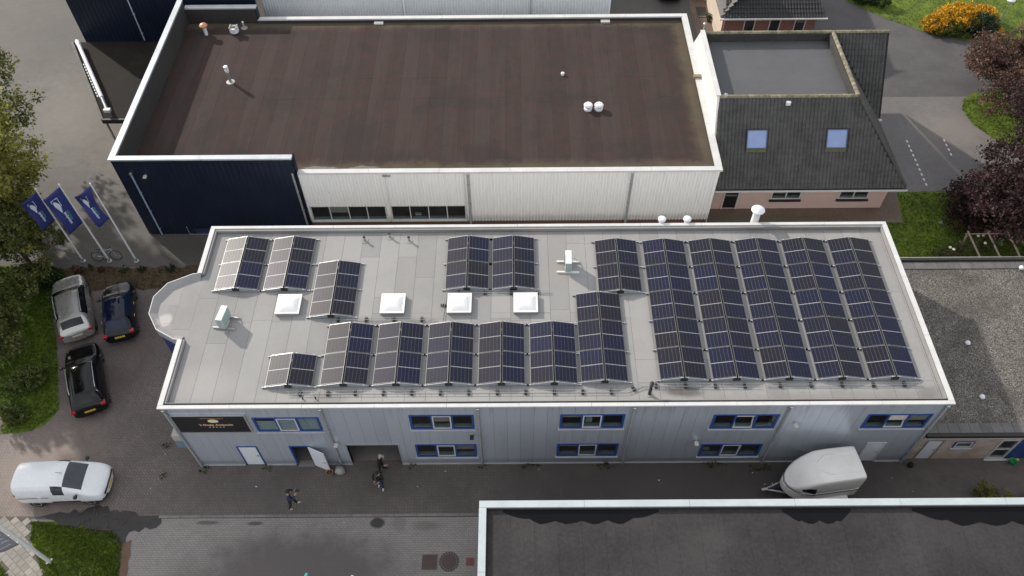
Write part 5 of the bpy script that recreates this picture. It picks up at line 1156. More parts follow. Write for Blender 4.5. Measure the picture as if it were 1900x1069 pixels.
# ================================================================== FLAGS
M_flag = mat('flag_blue', (.022, .030, .150), .7, 0, .15, 2); M_pole = mat('pole_white', (.66, .66, .67), .4, 0, .05, 2); FW = mat('flag_print_white', (.62, .68, .74), .7); FG = mat('flag_print_green', (.06, .24, .17), .7)
def flag_surface(top, L, Wd, dirv, fold, sag):
    """point on the cloth: u across from the pole, v down from the top"""
    top = Vector(top); d = Vector((dirv[0], dirv[1], 0)).normalized(); nn = Vector((-d.y, d.x, 0))
    def P(u, v, off=0):
        s = u*Wd*(1-sag*v*v)*(1-.25*fold*math.sin(math.pi*v)); wob = fold*(.22*math.sin(3.2*u+5.5*v)+.08*math.sin(9*v+2*u))*u
        return top + d*s + nn*(wob+off) + Vector((0, 0, -v*L - .25*sag*u*v*L*.3 - .12*u*u))
    return P
def flag(label, base, h, lean, L, Wd, dirv, fold, sag, gap):
    t = thing('flagpole', 'white ' + label + ' flagpole of the three behind the cars', 'flagpole', base, 0, 'white flagpoles'); b = Vector(base); top = b+Vector((lean[0], lean[1], h)); ax = (top-b)/h
    MB().tube([b, b+ax*h*.5, top], [.06, .05, .035], 10).build('pole', M_pole, t, True); MB().lathe(top, [(.04, 0), (.06, .04), (.03, .09)], 10).build('finial', M_pole, t, True); MB().lathe(b, [(.14, 0), (.14, .04), (.07, .06), (.07, .3)], 12).build('base_plate', STEEL, t, True)
    tf = b+ax*(h-.12)
    P0 = flag_surface((0, 0, 0), L, Wd, dirv, fold, sag); d = Vector((dirv[0], dirv[1], 0)).normalized()
    def P(u, v, off=0): return tf + d*(.05+gap*v*(1-v)*2) + Vector((ax.x, ax.y, 0))*(-v*L) + P0(u, v, off)
    fl = thing('flag', label + ' one of three blue flags with white emblem and lettering', 'flag', tf, 0, 'blue banner flags')
    N, M_ = 10, 18; mb = MB(); mb.add([P(i/N, j/M_) for j in range(M_+1) for i in range(N+1)], [(j*(N+1)+i, j*(N+1)+i+1, (j+1)*(N+1)+i+1, (j+1)*(N+1)+i) for j in range(M_) for i in range(N)])
    o = mb.build('cloth', M_flag, fl, True); so = o.modifiers.new('s', 'SOLIDIFY'); so.thickness = .008; so.offset = 0
    def patch(nm, m, outline, nu=1):
        for off in (-.014, .014): MB().add([P(u, v, off) for u, v in outline], [tuple(range(len(outline)))]).build(nm, m, fl)
    # square outline, bulb-shaped emblem, two columns of upright strokes (lettering too small to read)
    for (u0, v0, u1, v1) in ((.42, .14, .78, .155), (.42, .36, .6, .375), (.42, .14, .445, .375), (.755, .14, .78, .22)): patch('emblem_frame', FW, [(u0, v0), (u1, v0), (u1, v1), (u0, v1)])
    patch('emblem', FW, [(.58, .23), (.68, .19), (.74, .24), (.75, .32), (.68, .42), (.62, .52), (.56, .50), (.50, .40), (.48, .31)])
    for k in range(9):
        v = .54+k*.034; q = .11 if k % 3 else .15
        patch('lettering', FW, [(.46-q/2+.05, v), (.46+q/2+.05, v), (.46+q/2+.05, v+.022), (.46-q/2+.05, v+.022)])
        if k < 7: patch('lettering', FG, [(.30, v), (.40, v), (.40, v+.024), (.30, v+.024)])
    for k in (0.02, .5, .97): MB().bar(P(0, k)-d*(.06+gap*k*(1-k)*2), P(0, k), .02, .02).build('toggle', DARK, fl)
    return t
flag('left', (-9.85, 12.91, 0), 5.9, (.0, .0), 2.2, 1.0, (-.6, -.8), .45, .15, .02); flag('middle', (-8.32, 12.90, 0), 6.2, (-.18, .05), 2.75, 1.05, (-.62, -.8), .35, .1, .02); flag('right', (-6.73, 12.88, 0), 6.25, (-.10, .05), 2.45, .95, (-.8, -.65), .95, .25, .35)
# larger grey banner at the lower left
t = thing('banner_pole', 'thick white banner pole standing on the verge grass', 'flagpole', (-5.73, -4.67, 0)); b = Vector((-5.73, -4.67, 0)); MB().tube([b, b+Vector((-.12, 0, 6.5))], [.09, .075], 12).build('pole', M_pole, t, True); MB().box(-5.85, -4.79, 0, -5.61, -4.55, .05).build('base_plate', STEEL, t)
for z in (2.55, 3.3): MB().bar((-5.78, -4.67, z), (-5.95, -4.72, z-.03), .03, .03).build('clip', M_pole, t)
fl = thing('banner', 'grey banner with white handwriting beside the verge', 'flag', (-5.8, -4.7, 2.3)); M_ban = mat('banner_grey', (.20, .20, .235), .8, 0, .1, 2)
def BP(u, v, off=0): return Vector((-5.95-u*1.0, -4.74-u*.35+off+.10*math.sin(4*u+3*v)*u, 4.4-v*2.1-.18*u))
mb = MB(); N, M_ = 10, 14; mb.add([BP(i/N, j/M_) for j in range(M_+1) for i in range(N+1)], [(j*(N+1)+i, j*(N+1)+i+1, (j+1)*(N+1)+i+1, (j+1)*(N+1)+i) for j in range(M_) for i in range(N)])
o = mb.build('cloth', M_ban, fl, True); so = o.modifiers.new('s', 'SOLIDIFY'); so.thickness = .008; so.offset = 0
lr = random.Random(4)
for row, (v0, u0, u1) in enumerate(((.86, .18, .62), (.70, .12, .78), (.56, .2, .6), (.42, .15, .7))):
    u = u0; mb = MB()
    while u < u1:
        h_ = lr.choice([.035, .05, .08]); du = lr.uniform(.04, .07); a = lr.uniform(-.02, .02)
        for off in (-.016,): mb.add([BP(u, v0, off), BP(u+.018, v0, off), BP(u+.018+a, v0-h_, off), BP(u+a, v0-h_, off)], [(0, 1, 2, 3)]); mb.add([BP(u, v0-.01, off), BP(u+du, v0-.02, off), BP(u+du, v0-.005, off), BP(u, v0, off)], [(0, 1, 2, 3)])
        u += du+.015
    mb.build('handwriting', FW, fl)

# ================================================================== PEOPLE
SKIN = mat('skin', (.42, .26, .19), .55, 0, .05, 4); HAIRM = mat('hair_dark', (.022, .014, .010), .6, 0, .2, 20)
def person(label, loc, rz, joints, shirt, trousers, shoes, hair, cap=None, extra=None):
    """one continuous skinned body; joints in metres, facing local +y"""
    t = thing('person', label, 'person', loc, rz, None, world=False)
    J = joints; names = list(J); idx = {k: i for i, k in enumerate(names)}
    ED = [('pelvis', 'waist'), ('waist', 'chest'), ('chest', 'neck'), ('neck', 'head'), ('head', 'crown')]
    for s in 'lr': ED += [('chest', s+'sho'), (s+'sho', s+'elb'), (s+'elb', s+'wri'), (s+'wri', s+'hand'), ('pelvis', s+'hip'), (s+'hip', s+'knee'), (s+'knee', s+'ank'), (s+'ank', s+'toe')]
    RAD = dict(pelvis=(.15, .11), waist=(.14, .10), chest=(.17, .115), neck=(.058, .058), head=(.085, .098), crown=(.07, .08), sho=(.07, .07), elb=(.052, .052), wri=(.036, .036), hand=(.042, .028), hip=(.095, .095), knee=(.065, .065), ank=(.045, .045), toe=(.045, .032))
    me = bpy.data.meshes.new('body'); me.from_pydata([J[k] for k in names], [(idx[a], idx[b]) for a, b in ED], []); o = bpy.data.objects.new('body', me); col.objects.link(o)
    sk = o.modifiers.new('skin', 'SKIN'); sk.use_smooth_shade = True
    for k in names:
        key = k if k in RAD else k[1:]; v = me.skin_vertices[0].data[idx[k]]; v.radius = RAD[key]; v.use_root = (k == 'pelvis')
    sd = o.modifiers.new('s', 'SUBSURF'); sd.levels = 2
    bpy.context.view_layer.update(); m2 = bpy.data.meshes.new_from_object(o.evaluated_get(bpy.context.evaluated_depsgraph_get())); bpy.data.objects.remove(o)
    b = bpy.data.objects.new('body', m2); col.objects.link(b); b.parent = t
    m2.materials.clear()
    for m in (shirt, trousers, SKIN, shoes): m2.materials.append(m)
    segs = [(Vector(J[a]), Vector(J[c]), a, c) for a, c in ED]
    def which(p):
        best = None
        for a, c, na, nc in segs:
            d = c-a; tt = max(0, min(1, (p-a).dot(d)/max(d.length_squared, 1e-9))); q = (p-(a+d*tt)).length
            if best is None or q < best[0]: best = (q, na, nc, tt)
        q, na, nc, tt = best
        if na in ('neck', 'head') or (nc == 'neck' and tt > .8): return 2
        if nc.endswith('hand') or (nc.endswith('wri') and tt > .85): return 2
        if nc.endswith('toe') or (nc.endswith('ank') and tt > .93): return 3
        if nc.endswith('hip') or nc.endswith('knee') or nc.endswith('ank') or (na == 'pelvis' and tt < .25): return 1
        return 0
    for p in m2.polygons: p.material_index = which(p.center); p.use_smooth = True
    H = Vector(J['head']); Cc = Vector(J['crown']); up = (Cc-H).normalized(); fwd = Vector(J.get('_f', (0, 1, 0)))
    fwd = (Vector((0, 1, 0)) - up*up.y).normalized(); sd_ = fwd.cross(up)
    mb = MB()
    for i in range(7):
        ph = math.pi*.62*i/6
        for j in range(14):
            a = math.tau*j/14; r = .104; v = up*math.cos(ph)*.115 + (sd_*math.cos(a)*.098 + fwd*(math.sin(a)*r-.008))*math.sin(ph); 
            if math.sin(a) > .35 and ph > 1.0: v = v*.9
            mb.v.append(tuple(H+up*.045+v))
    mb.f += [(i*14+j, i*14+(j+1) % 14, (i+1)*14+(j+1) % 14, (i+1)*14+j) for i in range(6) for j in range(14)]
    mb.build('hair' if cap is None else 'cap', hair if cap is None else cap, t, True, local=True)
    if cap is not None: MB().add([H+up*.06+fwd*.09-sd_*.07, H+up*.06+fwd*.09+sd_*.07, H+up*.04+fwd*.17+sd_*.04, H+up*.04+fwd*.17-sd_*.04], [(0, 1, 2, 3)]).build('cap_peak', cap, t, local=True)
    mb = MB(); mb.bar(H+fwd*.085-up*.0, H+fwd*.125-up*.02, .025, .03); mb.build('nose', SKIN, t, local=True)
    for s in (-1, 1):
        MB().lathe(H+sd_*s*.092, [(.012, -.03), (.02, 0), (.012, .03)], 8).build('ear', SKIN, t, True, local=True); MB().lathe(H+fwd*.088+sd_*s*.035+up*.02, [(.004, -.01), (.011, 0), (.004, .01)], 6).build('eye', DARK, t, True, local=True)
    MB().bar(H+fwd*.095-up*.06-sd_*.025, H+fwd*.095-up*.06+sd_*.025, .012, .01).build('mouth', mat('lips', (.3, .12, .10), .5), t, local=True)
    for s in 'lr':
        w_, h_ = Vector(J[s+'wri']), Vector(J[s+'hand']); d = (h_-w_).normalized(); x = d.cross(Vector((0, 0, 1))); x = x.normalized() if x.length > .1 else Vector((1, 0, 0)); z = x.cross(d); mb = MB()
        for k, (o_, ln) in enumerate(((-.032, .062), (-.011, .075), (.011, .07), (.032, .052))):
            a = h_+x*o_+d*.01; mb.tube([a, a+d*ln*.55, a+d*ln-z*.025], [.0095, .009, .007], 6)
        q = -1 if s == 'l' else 1; a = w_+(h_-w_)*.4+x*q*.03; mb.tube([a, a+x*q*.03+d*.03, a+x*q*.035+d*.06], [.011, .01, .008], 6)
        mb.build('fingers', SKIN, t, True, local=True)
    if extra: extra(t)
    return t
def stand(arms='down', stride=.12, bend=0., lean=0., hgt=1.0):
    J = dict(pelvis=(0, 0, .95), waist=(0, .02+lean*.3, 1.12), chest=(0, .03+lean*.7, 1.36), neck=(0, .05+lean, 1.50), head=(0, .09+lean*1.2-bend*.02, 1.62-bend*.05), crown=(0, .10+lean*1.2, 1.71-bend*.05),
             lhip=(-.10, 0, .88), rhip=(.10, 0, .88), lknee=(-.11, .03+stride*.5, .48), rknee=(.11, .03-stride*.3, .48), lank=(-.12, stride, .08), rank=(.12, -stride, .08), ltoe=(-.13, stride+.17, .035), rtoe=(.13, -stride+.17, .035),
             lsho=(-.19, .03+lean*.8, 1.40), rsho=(.19, .03+lean*.8, 1.40))
    if arms == 'down': J.update(lelb=(-.25, 0, 1.12), relb=(.25, 0, 1.12), lwri=(-.25, .08, .88), rwri=(.25, .08, .88), lhand=(-.24, .11, .79), rhand=(.24, .11, .79))
    if arms == 'camera': J.update(lelb=(-.26, .20, 1.20), relb=(.26, .20, 1.20), lwri=(-.10, .38, 1.42), rwri=(.10, .38, 1.42), lhand=(-.07, .43, 1.49), rhand=(.07, .43, 1.49))
    if arms == 'phone': J.update(lelb=(-.25, .10, 1.12), relb=(.25, .10, 1.12), lwri=(-.08, .30, 1.14), rwri=(.10, .30, 1.16), lhand=(-.02, .36, 1.17), rhand=(.05, .37, 1.19))
    if arms == 'one': J.update(lelb=(-.25, 0, 1.12), relb=(.26, .12, 1.12), lwri=(-.25, .08, .88), rwri=(.20, .34, 1.10), lhand=(-.24, .11, .79), rhand=(.18, .42, 1.12))
    return {k: tuple(c*hgt for c in v) for k, v in J.items()}
BLK = mat('black_cloth', (.012, .012, .013), .85, 0, .2, 6); NVY = mat('navy_jeans', (.015, .022, .055), .85, 0, .2, 6); NVJ = mat('navy_jacket', (.018, .028, .075), .8, 0, .2, 6); SHOE = mat('white_shoe', (.5, .5, .5), .6); GRYC = mat('grey_cap', (.32, .32, .33), .8); TEAL = mat('teal_cloth', (.03, .30, .32), .8)
def cam_extra(t): c = MB().box(-.07, .42, 1.46, .07, .52, 1.56).build('camera', DARK, t, local=True); MB().lathe((0, .52, 1.51), [(.04, 0), (.045, .08)], 12, 'y').build('lens', DARK, c, True, local=True)
def phone_extra(t): MB().box(-.02, .40, 1.17, .06, .41, 1.32).build('phone', DARK, t, local=True)
person('person in navy jacket holding a camera in the middle of the lane', (4.85, -2.15, 0), R(-75), stand('camera', .20), NVJ, BLK, SHOE, HAIRM, None, cam_extra)
person('person in black with grey cap standing in the open garage doorway', (8.82, -.35, 0), R(-100), stand('one', .08, .6, .06), BLK, BLK, BLK, HAIRM, GRYC)
person('person in black top and navy jeans just outside the garage', (8.9, -1.18, 0), R(170), stand('phone', .08, .3), BLK, NVY, SHOE, HAIRM, None, phone_extra)
person('person in teal cap at the bottom edge of the street', (6.4, -6.05, 0), R(10), stand('down'), BLK, BLK, BLK, HAIRM, TEAL)
person('person in white cap at the bottom edge of the street', (8.25, -6.15, 0), R(-20), stand('down'), BLK, BLK, BLK, HAIRM, mat('white_cap', (.7, .7, .7), .8))
# sack and stone by the open door
t = thing('sandbag', 'grey plastic sack slumped at the downpipe by the garage', 'bag', (6.83, -.42, 0))
mb = MB(); r_ = random.Random(2); V = []
for i in range(8):
    ph = math.pi*i/7
    for j in range(12): a = math.tau*j/12; k = 1+r_.uniform(-.12, .12); V.append((6.85+.25*math.sin(ph)**.7*math.cos(a)*k, -.42+.22*math.sin(ph)**.7*math.sin(a)*k, .2-.2*math.cos(ph)*(1+.1*r_.random())))
mb.add(V, [(i*12+j, i*12+(j+1) % 12, (i+1)*12+(j+1) % 12, (i+1)*12+j) for i in range(7) for j in range(12)]).build('sack', mat('sack_grey', (.30, .29, .28), .6, 0, .25, 6, bump=.4, bscale=14), t, True); MB().lathe((6.86, -.42, .38), [(.03, 0), (.06, .05), (.02, .08)], 8).build('knot', MATS['sack_grey'], t)
t = thing('terracotta_pot', 'round terracotta pot holding the open white door', 'pot', (6.36, -.52, 0)); MB().lathe((6.36, -.52, 0), [(.11, 0), (.17, .22), (.18, .24), (.15, .24), (.12, .1)], 14).build('pot', mat('terracotta', (.34, .17, .11), .8), t, True); MB().lathe((6.36, -.52, .16), [(.14, 0), (.10, .06), (.02, .08)], 10).build('soil', M_soil, t, True)
t = thing('litter_bin_bag', 'black refuse bag in the corner between workshop and annex', 'bag', (34.2, -.3, 0)); MB().lathe((34.25, -.28, 0), [(.10, 0), (.14, .1), (.12, .22), (.04, .30), (.05, .34)], 10).build('bag', BLK, t, True); MB().lathe((34.25, -.28, .30), [(.05, 0), (.03, .05)], 8).build('knot', BLK, t)
t = thing('green_crate', 'bright green tub on the lane by the annex door', 'tub', (39.2, .0, 0)); MB().lathe((39.2, -.15, 0), [(.13, 0), (.18, .2), (.19, .21), (.16, .19), (.12, .04)], 14).build('tub', mat('green_plastic', (.03, .32, .08), .45), t, True); MB().tube([(39.02, -.15, .2), (38.98, -.15, .26), (39.06, -.2, .24)], .012, 6).build('handle', DARK, t)
# white litter scraps on the lane
LIT = mat('litter_white', (.7, .7, .68), .7)
for k, (x, y) in enumerate(((5.75, -1.9), (2.9, -1.15), (10.6, -1.2), (22.1, -.95), (26.6, -.6), (27.1, -1.2), (33.2, -.9), (34.0, -1.6), (7.3, -2.95), (11.9, -.4), (16.4, -.35), (-2.1, -1.2), (-1.9, .55))):
    o = MB().add([(x+rng.uniform(-.06, .06), y+rng.uniform(-.05, .05), .012+rng.uniform(0, .03)) for _ in range(4)], [(0, 1, 2), (0, 2, 3)]).build('litter_scrap', LIT); o['kind'] = 'stuff'; o['label'] = 'white scrap of litter lying on the paving'; o['category'] = 'litter'

# ================================================================== PLANTS
def plant(name, label, cat, loc, blobs, n, size, dark, light, seed, trunk=None, group=None, asp=.5, shell=.55, mname=None, trans=.25):
    """blobs: (dx,dy,z,rx,ry,rz); leaves gather in clumps near each blob's surface"""
    q = np.random.RandomState(seed); t = thing(name, label, cat, loc, 0, group); L = Vector(loc)
    mname = mname or name + '_leaf'
    m = MATS.get(mname) or leaf_mat(mname, dark, light, trans); C = []; T = []
    vol = np.array([b[3]*b[4]*b[5] for b in blobs])**.75; vol = vol/vol.sum()
    for b, f in zip(blobs, vol):
        k = max(4, int(n*f/26)); d = q.normal(size=(k, 3)); d /= np.linalg.norm(d, axis=1)[:, None]; rr = (shell+(1.05-shell)*q.rand(k, 1)**.6)
        cc = d*rr*np.array(b[3:6])+np.array(b[0:3])
        per = 26; P = np.repeat(cc, per, 0)+q.normal(size=(k*per, 3))*np.array([.16, .16, .12])*min(b[3], b[5], 2.2)
        C.append(P); T.append(np.clip(np.repeat(q.rand(k)*.7, per)+q.normal(size=k*per)*.16+.15, 0, 1))
    C = np.vstack(C); T = np.concatenate(T); ok = C[:, 2] > .03; C = C[ok]; T = T[ok]
    quads_mesh('crown', leaf_quads(q, C, size, .8, asp), T, m, t)
    bark = mat('bark', (.085, .065, .05), .9, 0, .35, 4, bump=.5, bscale=20)
    if trunk:
        h, r = trunk; mb = MB().tube([(0, 0, 0), (.05*h*q.normal(), .05*h*q.normal(), h*.5), (0, 0, h)], [r, r*.75, r*.5], 8)
        for b in blobs[:9]: mb.tube([(0, 0, h*.45+.2*q.rand()), (b[0]*.5, b[1]*.5, (h*.5+b[2])*.55), (b[0]*.95, b[1]*.95, b[2])], [r*.45, r*.3, r*.1], 6)
        mb.build('trunk', bark, t, True, local=True)
    else:
        mb = MB()
        for b in blobs[:5]: mb.tube([(b[0]*.2, b[1]*.2, 0), (b[0]*.8, b[1]*.8, b[2])], [.03, .012], 5)
        mb.build('stems', bark, t, local=True)
    return t
def crown_blobs(seed, k, R_, z0, z1, rb):
    r = random.Random(seed); return [(r.uniform(-1, 1)*R_, r.uniform(-1, 1)*R_, r.uniform(z0, z1), rb*r.uniform(.7, 1.2), rb*r.uniform(.7, 1.2), rb*r.uniform(.6, .9)) for _ in range(k)]
G1 = ((.075, .095, .020), (.54, .52, .14)); G2 = ((.036, .054, .013), (.190, .200, .058))
plant('birch_tree', 'pale green tree beside the left flagpole', 'tree', (-13.9, 15.0, 0), crown_blobs(1, 26, 2.3, 2.8, 11.5, 1.55), 42000, .20, *G1, 1, (11.0, .26), 'trees on the left side', trans=.6)
plant('willow_tree', 'light green tree at the upper left edge', 'tree', (-16.9, 20.6, 0), crown_blobs(2, 12, 1.9, 3.4, 8.5, 1.4), 14000, .20, (.045, .06, .018), (.24, .25, .075), 2, (7.5, .18), 'trees on the left side')
plant('maple_tree', 'dull green tree over the corner of the planting bed', 'tree', (-12.5, 12.2, 0), crown_blobs(3, 12, 1.4, 1.4, 4.8, 1.1), 17000, .16, *G2, 3, (4.4, .15), 'trees on the left side')
plant('hazel_tree', 'leafy hazel overhanging the lawn left of the silver car', 'tree', (-12.4, 8.7, 0), crown_blobs(12, 11, 1.2, 1.0, 4.2, 1.0), 15000, .16, *G2, 14, (3.8, .13), 'trees on the left side')
plant('hazel_tree', 'smaller hazel overhanging the lawn left of the black car', 'tree', (-12.0, 5.6, 0), crown_blobs(13, 8, 1.0, .8, 3.2, .9), 9000, .16, *G2, 15, (3.0, .11), 'trees on the left side', mname='hazel_tree_leaf')
for k, (x, y, z0, zz) in enumerate(((-15.3, 11.2, 8.5, 15), (-19.5, 13.8, 9.5, 16), (-17.0, 14.5, 8.0, 14.5), (-13.6, 8.0, 9.0, 14.0))):  # unseen tall trees, added to shade the car park and street
    plant('garden_tree', ('tall tree left of the silver car, beyond the picture', 'tallest tree behind the garden, beyond the picture', 'tall tree behind the pale green one, beyond the picture', 'slim tall tree left of the black car, beyond the picture')[k], 'tree', (x, y, 0), crown_blobs(30+k, 18, 2.2, z0+1, zz-1, 1.5), 15000, .28, *G2, 40+k, (zz-1.5, .25), 'trees on the left side', mname='garden_tree_leaf')
SH = ((.030, .050, .012), (.140, .165, .045))
plant('garden_shrub', 'loose pale shrub on the grass left of the black car', 'shrub', (-9.75, 4.7, 0), [(0, 0, .55, .75, .75, .5), (.4, .2, .5, .5, .5, .4), (-.5, -.3, .5, .6, .6, .45)], 3200, .13, *SH, 50, None, 'shrubs in the left garden')
plant('garden_shrub', 'low yellow-green shrub at the lower end of the garden', 'shrub', (-10.0, 2.75, 0), [(0, 0, .4, .55, .5, .4), (.4, -.2, .3, .4, .4, .3)], 1800, .12, *SH, 51, None, 'shrubs in the left garden', mname='garden_shrub_leaf')
plant('garden_shrub', 'dark green shrub above the silver car', 'shrub', (-11.5, 11.3, 0), [(0, 0, .6, .9, .7, .6), (.8, .1, .4, .6, .5, .4), (-.8, .2, .7, .8, .6, .6)], 4200, .13, (.012, .028, .008), (.06, .085, .025), 52, None, 'shrubs in the left garden', mname='dark_shrub_leaf')
for k, (x, s, c) in enumerate(((-9.35, .34, 'g'), (-8.55, .2, 'r'), (-7.2, .28, 'g'), (-4.6, .3, 'd'), (-9.9, .35, 'r'), (-6.2, .22, 'd'))):
    dk, lt = {'g': ((.03, .045, .015), (.10, .11, .045)), 'r': ((.045, .018, .015), (.14, .06, .04)), 'd': ((.014, .018, .012), (.05, .06, .03))}[c]
    plant('bed_plant', ('grey-green cushion plant at the left flagpole foot', 'small reddish plant below the bicycle', 'low plant at the right flagpole foot', 'dark cushion plant in the bed near the workshop', 'reddish plant at the left end of the bed', 'small dark plant in the middle of the bed')[k], 'plant', (x, 12.2, 0), [(0, 0, s*.6, s, s*.8, s*.6)], 420, .09, dk, lt, 60+k, None, 'plants in the bed', mname='bed_leaf_'+c)
q = np.random.RandomState(5); S = spots(q, BED, 2600); o = quads_mesh('bed_litter', leaf_quads(q, np.c_[S, np.full(len(S), .03)], .09, .2), q.rand(len(S)), leaf_mat('dead_leaf', (.035, .030, .012), (.10, .065, .03), .1)); o['kind'] = 'stuff'; o['label'] = 'brown fallen leaves over the planting bed'; o['category'] = 'leaves'
plant('copper_beech', 'dark purple-leaved tree behind the annex garden', 'tree', (45.7, 16.2, 0), crown_blobs(7, 30, 3.6, .9, 6.6, 1.8), 52000, .19, (.010, .007, .009), (.085, .042, .044), 70, (5.8, .28), shell=.45)
plant('plum_tree', 'thin reddish-brown tree at the right edge above the copper one', 'tree', (49.2, 27.0, 0), crown_blobs(8, 20, 2.6, 1.4, 4.3, 1.3), 26000, .16, (.045, .028, .024), (.20, .115, .085), 71, (4.0, .16), shell=.4)
plant('plum_tree', 'reddish tree in the far right corner of the lawn island', 'tree', (52.5, 24.0, 0), crown_blobs(9, 10, 2.2, 2.0, 5.5, 1.4), 8000, .18, (.03, .02, .02), (.14, .075, .06), 72, (5.0, .18), mname='plum_tree_leaf')
plant('flowering_shrub', 'bright yellow-orange flowering shrub on the park lawn', 'shrub', (48.7, 35.5, 0), [(0, 0, .7, 1.9, 1.2, .7), (-1.8, -.5, .5, 1.2, .9, .5), (1.7, .2, .6, 1.1, 1.0, .6), (2.2, -1.3, .3, .7, .8, .35)], 22000, .14, (.26, .15, .012), (.85, .46, .02), 73, trans=.2)
plant('round_shrub', 'dark green round shrub in front of the yellow one', 'shrub', (49.8, 34.35, 0), [(0, 0, .75, 1.1, .9, .75), (.3, -.5, .5, .8, .6, .5)], 5200, .13, (.008, .022, .010), (.035, .07, .028), 74)
plant('low_shrub', 'lime green low shrub left of the dark round one', 'shrub', (47.9, 34.35, 0), [(0, 0, .45, .9, .65, .45), (-.8, -.1, .35, .6, .5, .35), (.5, -.3, .3, .5, .5, .3)], 4200, .12, (.022, .045, .008), (.15, .18, .03), 75)
plant('edge_shrub', 'dark shrub at the lawn corner by the far house', 'shrub', (42.4, 38.6, 0), [(0, 0, .5, .9, .8, .5), (1.2, -.5, .4, .8, .6, .4)], 3800, .14, (.012, .030, .008), (.05, .09, .02), 76)
plant('rose_bush', 'straggly rose bush with white flowers by the pergola', 'shrub', (41.0, 12.9, 0), [(0, 0, .7, 1.3, .5, .6), (1.4, .2, .8, .9, .5, .5), (-1.3, -.3, .4, .8, .4, .35)], 1900, .12, (.03, .045, .015), (.13, .14, .06), 77, shell=.3)
for k, (x, y) in enumerate(((41.9, 13.4), (42.2, 13.4), (42.1, 12.85), (40.0, 12.55), (40.15, 12.4))):
    t = thing('rose_bloom', ('upper left white rose of the pair', 'upper right white rose of the pair', 'white rose just below the pair', 'cream rose at the left end of the bush', 'lowest cream rose of the bush')[k], 'flower', (x, y, 1.1), 0, 'roses on the bush'); MB().lathe((x, y, 1.1), [(.03, 0), (.09, .04), (.08, .08), (.03, .09)], 9).build('petals', mat('rose_white', (.7, .66, .55), .7), t, True); MB().tube([(x, y, 1.1), (x-.1, y-.1, .3)], .01, 5).build('stem', M_soil, t)
for k, (x, y) in enumerate(((43.9, 13.9), (43.2, 13.1), (43.9, 12.5))): plant('hosta_plant', ('bright green leaf clump behind the pergola', 'bright green leaf clump beside the roses', 'bright green leaf clump under the pergola beams')[k], 'plant', (x, y, .6), [(0, 0, .3, .22, .22, .18)], 160, .14, (.04, .12, .03), (.16, .34, .10), 80+k, None, 'leaf clumps', mname='hosta_leaf')
plant('lane_weed', 'yellow-green weeds on the lane behind the front coping', 'weeds', (37.7, -2.2, 0), [(0, 0, .3, .9, .6, .3), (1.7, -.1, .28, 1.0, .6, .28), (-.5, .5, .35, .5, .5, .3), (2.6, .6, .25, .8, .5, .25)], 4200, .10, (.07, .08, .012), (.30, .28, .06), 85)
for k, (x, y, w_) in enumerate(((26.9, -.35, .7), (19.6, -.2, .5), (16.0, -.2, .45), (24.8, -.2, .6), (3.3, -.25, .25), (.3, -.3, .35), (10.3, -.18, .2), (13.7, -.2, .2), (-1.6, -.6, .2), (-1.9, 1.0, .22))):
    plant('wall_weed', 'green weed tuft %s' % ('behind the trailer drawbar', 'under the second lower window from the garage', 'along the wall, left of the centre lower window', 'below the right lower window', 'at the closed white door', 'at the corner below the black sign', 'beside the garage opening', 'at the second downpipe foot', 'on the paving off the workshop corner', 'on the paving between the van and porch box')[k], 'weeds', (x, y, 0), [(0, 0, .08, w_, .16, .09)], int(700*w_+80), .06, (.025, .045, .010), (.10, .13, .035), 90+k, None, 'weeds along the workshop wall', mname='weed_leaf')
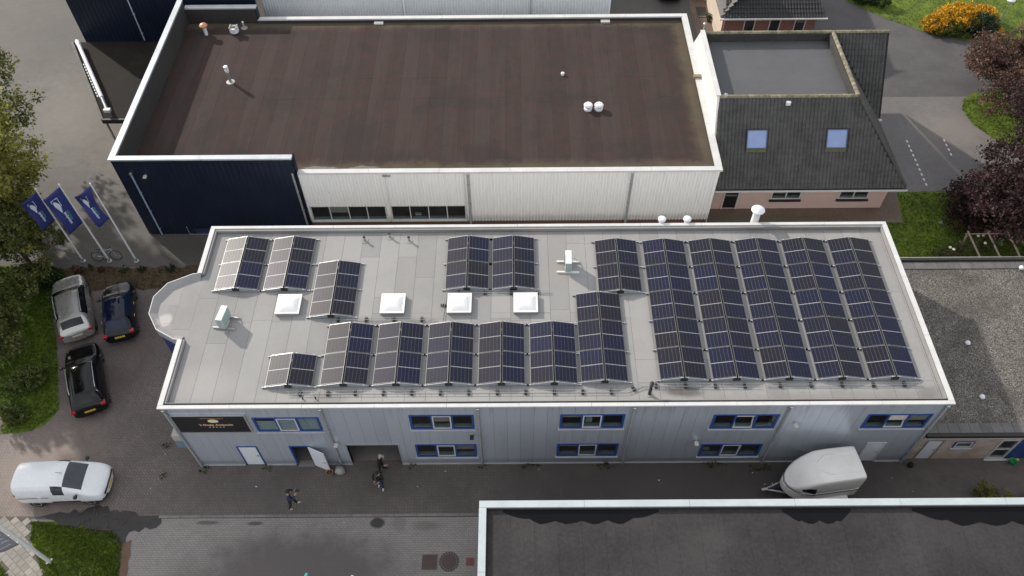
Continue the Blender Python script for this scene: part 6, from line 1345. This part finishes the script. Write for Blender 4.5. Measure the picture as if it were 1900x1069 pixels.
# dry twigs over the mud patch
t = thing('twig_heap', 'dry bare twigs lying over the mud by the verge', 'twigs', (-4.0, -3.0, 0)); q = random.Random(6)
for k in range(26):
    x, y = q.uniform(-5.6, -2.6), q.uniform(-3.5, -2.5); a = q.uniform(0, 6.28); l = q.uniform(.2, .6)
    MB().tube([(x, y, .02), (x+l*.5*math.cos(a), y+l*.5*math.sin(a), .06+q.random()*.08), (x+l*math.cos(a+.4), y+l*math.sin(a+.4), .03)], [.012, .009, .004], 5).build('twig', mat('twig', (.10, .08, .065), .9, 0, .3, 6), t, True)
# pergola and street lamp
pg = thing('pergola', 'weathered wooden pergola beams beyond the gravel roof', 'pergola', (42, 12, 0)); M_wood = mat('grey_wood', (.10, .092, .072), .85, 0, .3, 5)
for x in (40.75, 41.85, 42.95, 43.5, 44.1, 44.7): part('beam', M_wood, pg, (x-.03, 11.0, 2.02, x+.03, 12.95, 2.09))
for x in (40.75, 44.9):
    for y in (11.1, 12.8): part('post', M_wood, pg, (x-.05, y-.05, 0, x+.05, y+.05, 1.93))
for y in (11.1, 12.8): part('cross_beam', M_wood, pg, (40.6, y-.025, 1.95, 45.0, y+.025, 2.015))
wf = thing('wire_fence', 'thin dark wire fence at the lawn edge behind the annex', 'fence', (38, 11.4, 0))
for x in np.arange(36.4, 45, 1.5): MB().tube([(x, 11.5, 0), (x, 11.5, 1.1)], .03, 6).build('post', DARK, wf)
for z in (.35, .7, 1.05): MB().bar((36.3, 11.5, z), (45, 11.5, z), .014, .014).build('wire', DARK, wf)
t = thing('lawn_stone', 'single pale stone lying on the lawn behind the annex', 'stone', (40.9, 15.4, 0)); MB().lathe((40.9, 15.4, 0), [(.10, 0), (.16, .06), (.12, .12), (.03, .14)], 9).build('stone', M_conc, t, True)
t = thing('garden_boulder', 'pale boulder in the yellow flowering shrub', 'stone', (47.0, 35.2, 0)); MB().lathe((47.0, 35.1, 0), [(.2, 0), (.28, .3), (.22, .6), (.06, .72)], 10).build('boulder', M_conc, t, True)
t = thing('street_lamp', 'grey lamp post with round white head on the park lawn', 'street lamp', (51.15, 34.63, 0)); MB().tube([(51.15, 34.63, 0), (51.15, 34.63, 2.55)], [.06, .045], 10).build('post', STEEL, t, True); MB().lathe((51.15, 34.63, 2.5), [(.06, 0), (.28, .06), (.30, .12), (.22, .2), (.03, .24)], 18).build('lamp_head', M_vent, t, True)
for o in list(scene.objects):
    if o.type == 'MESH' and o.users_collection == (): col.objects.link(o)
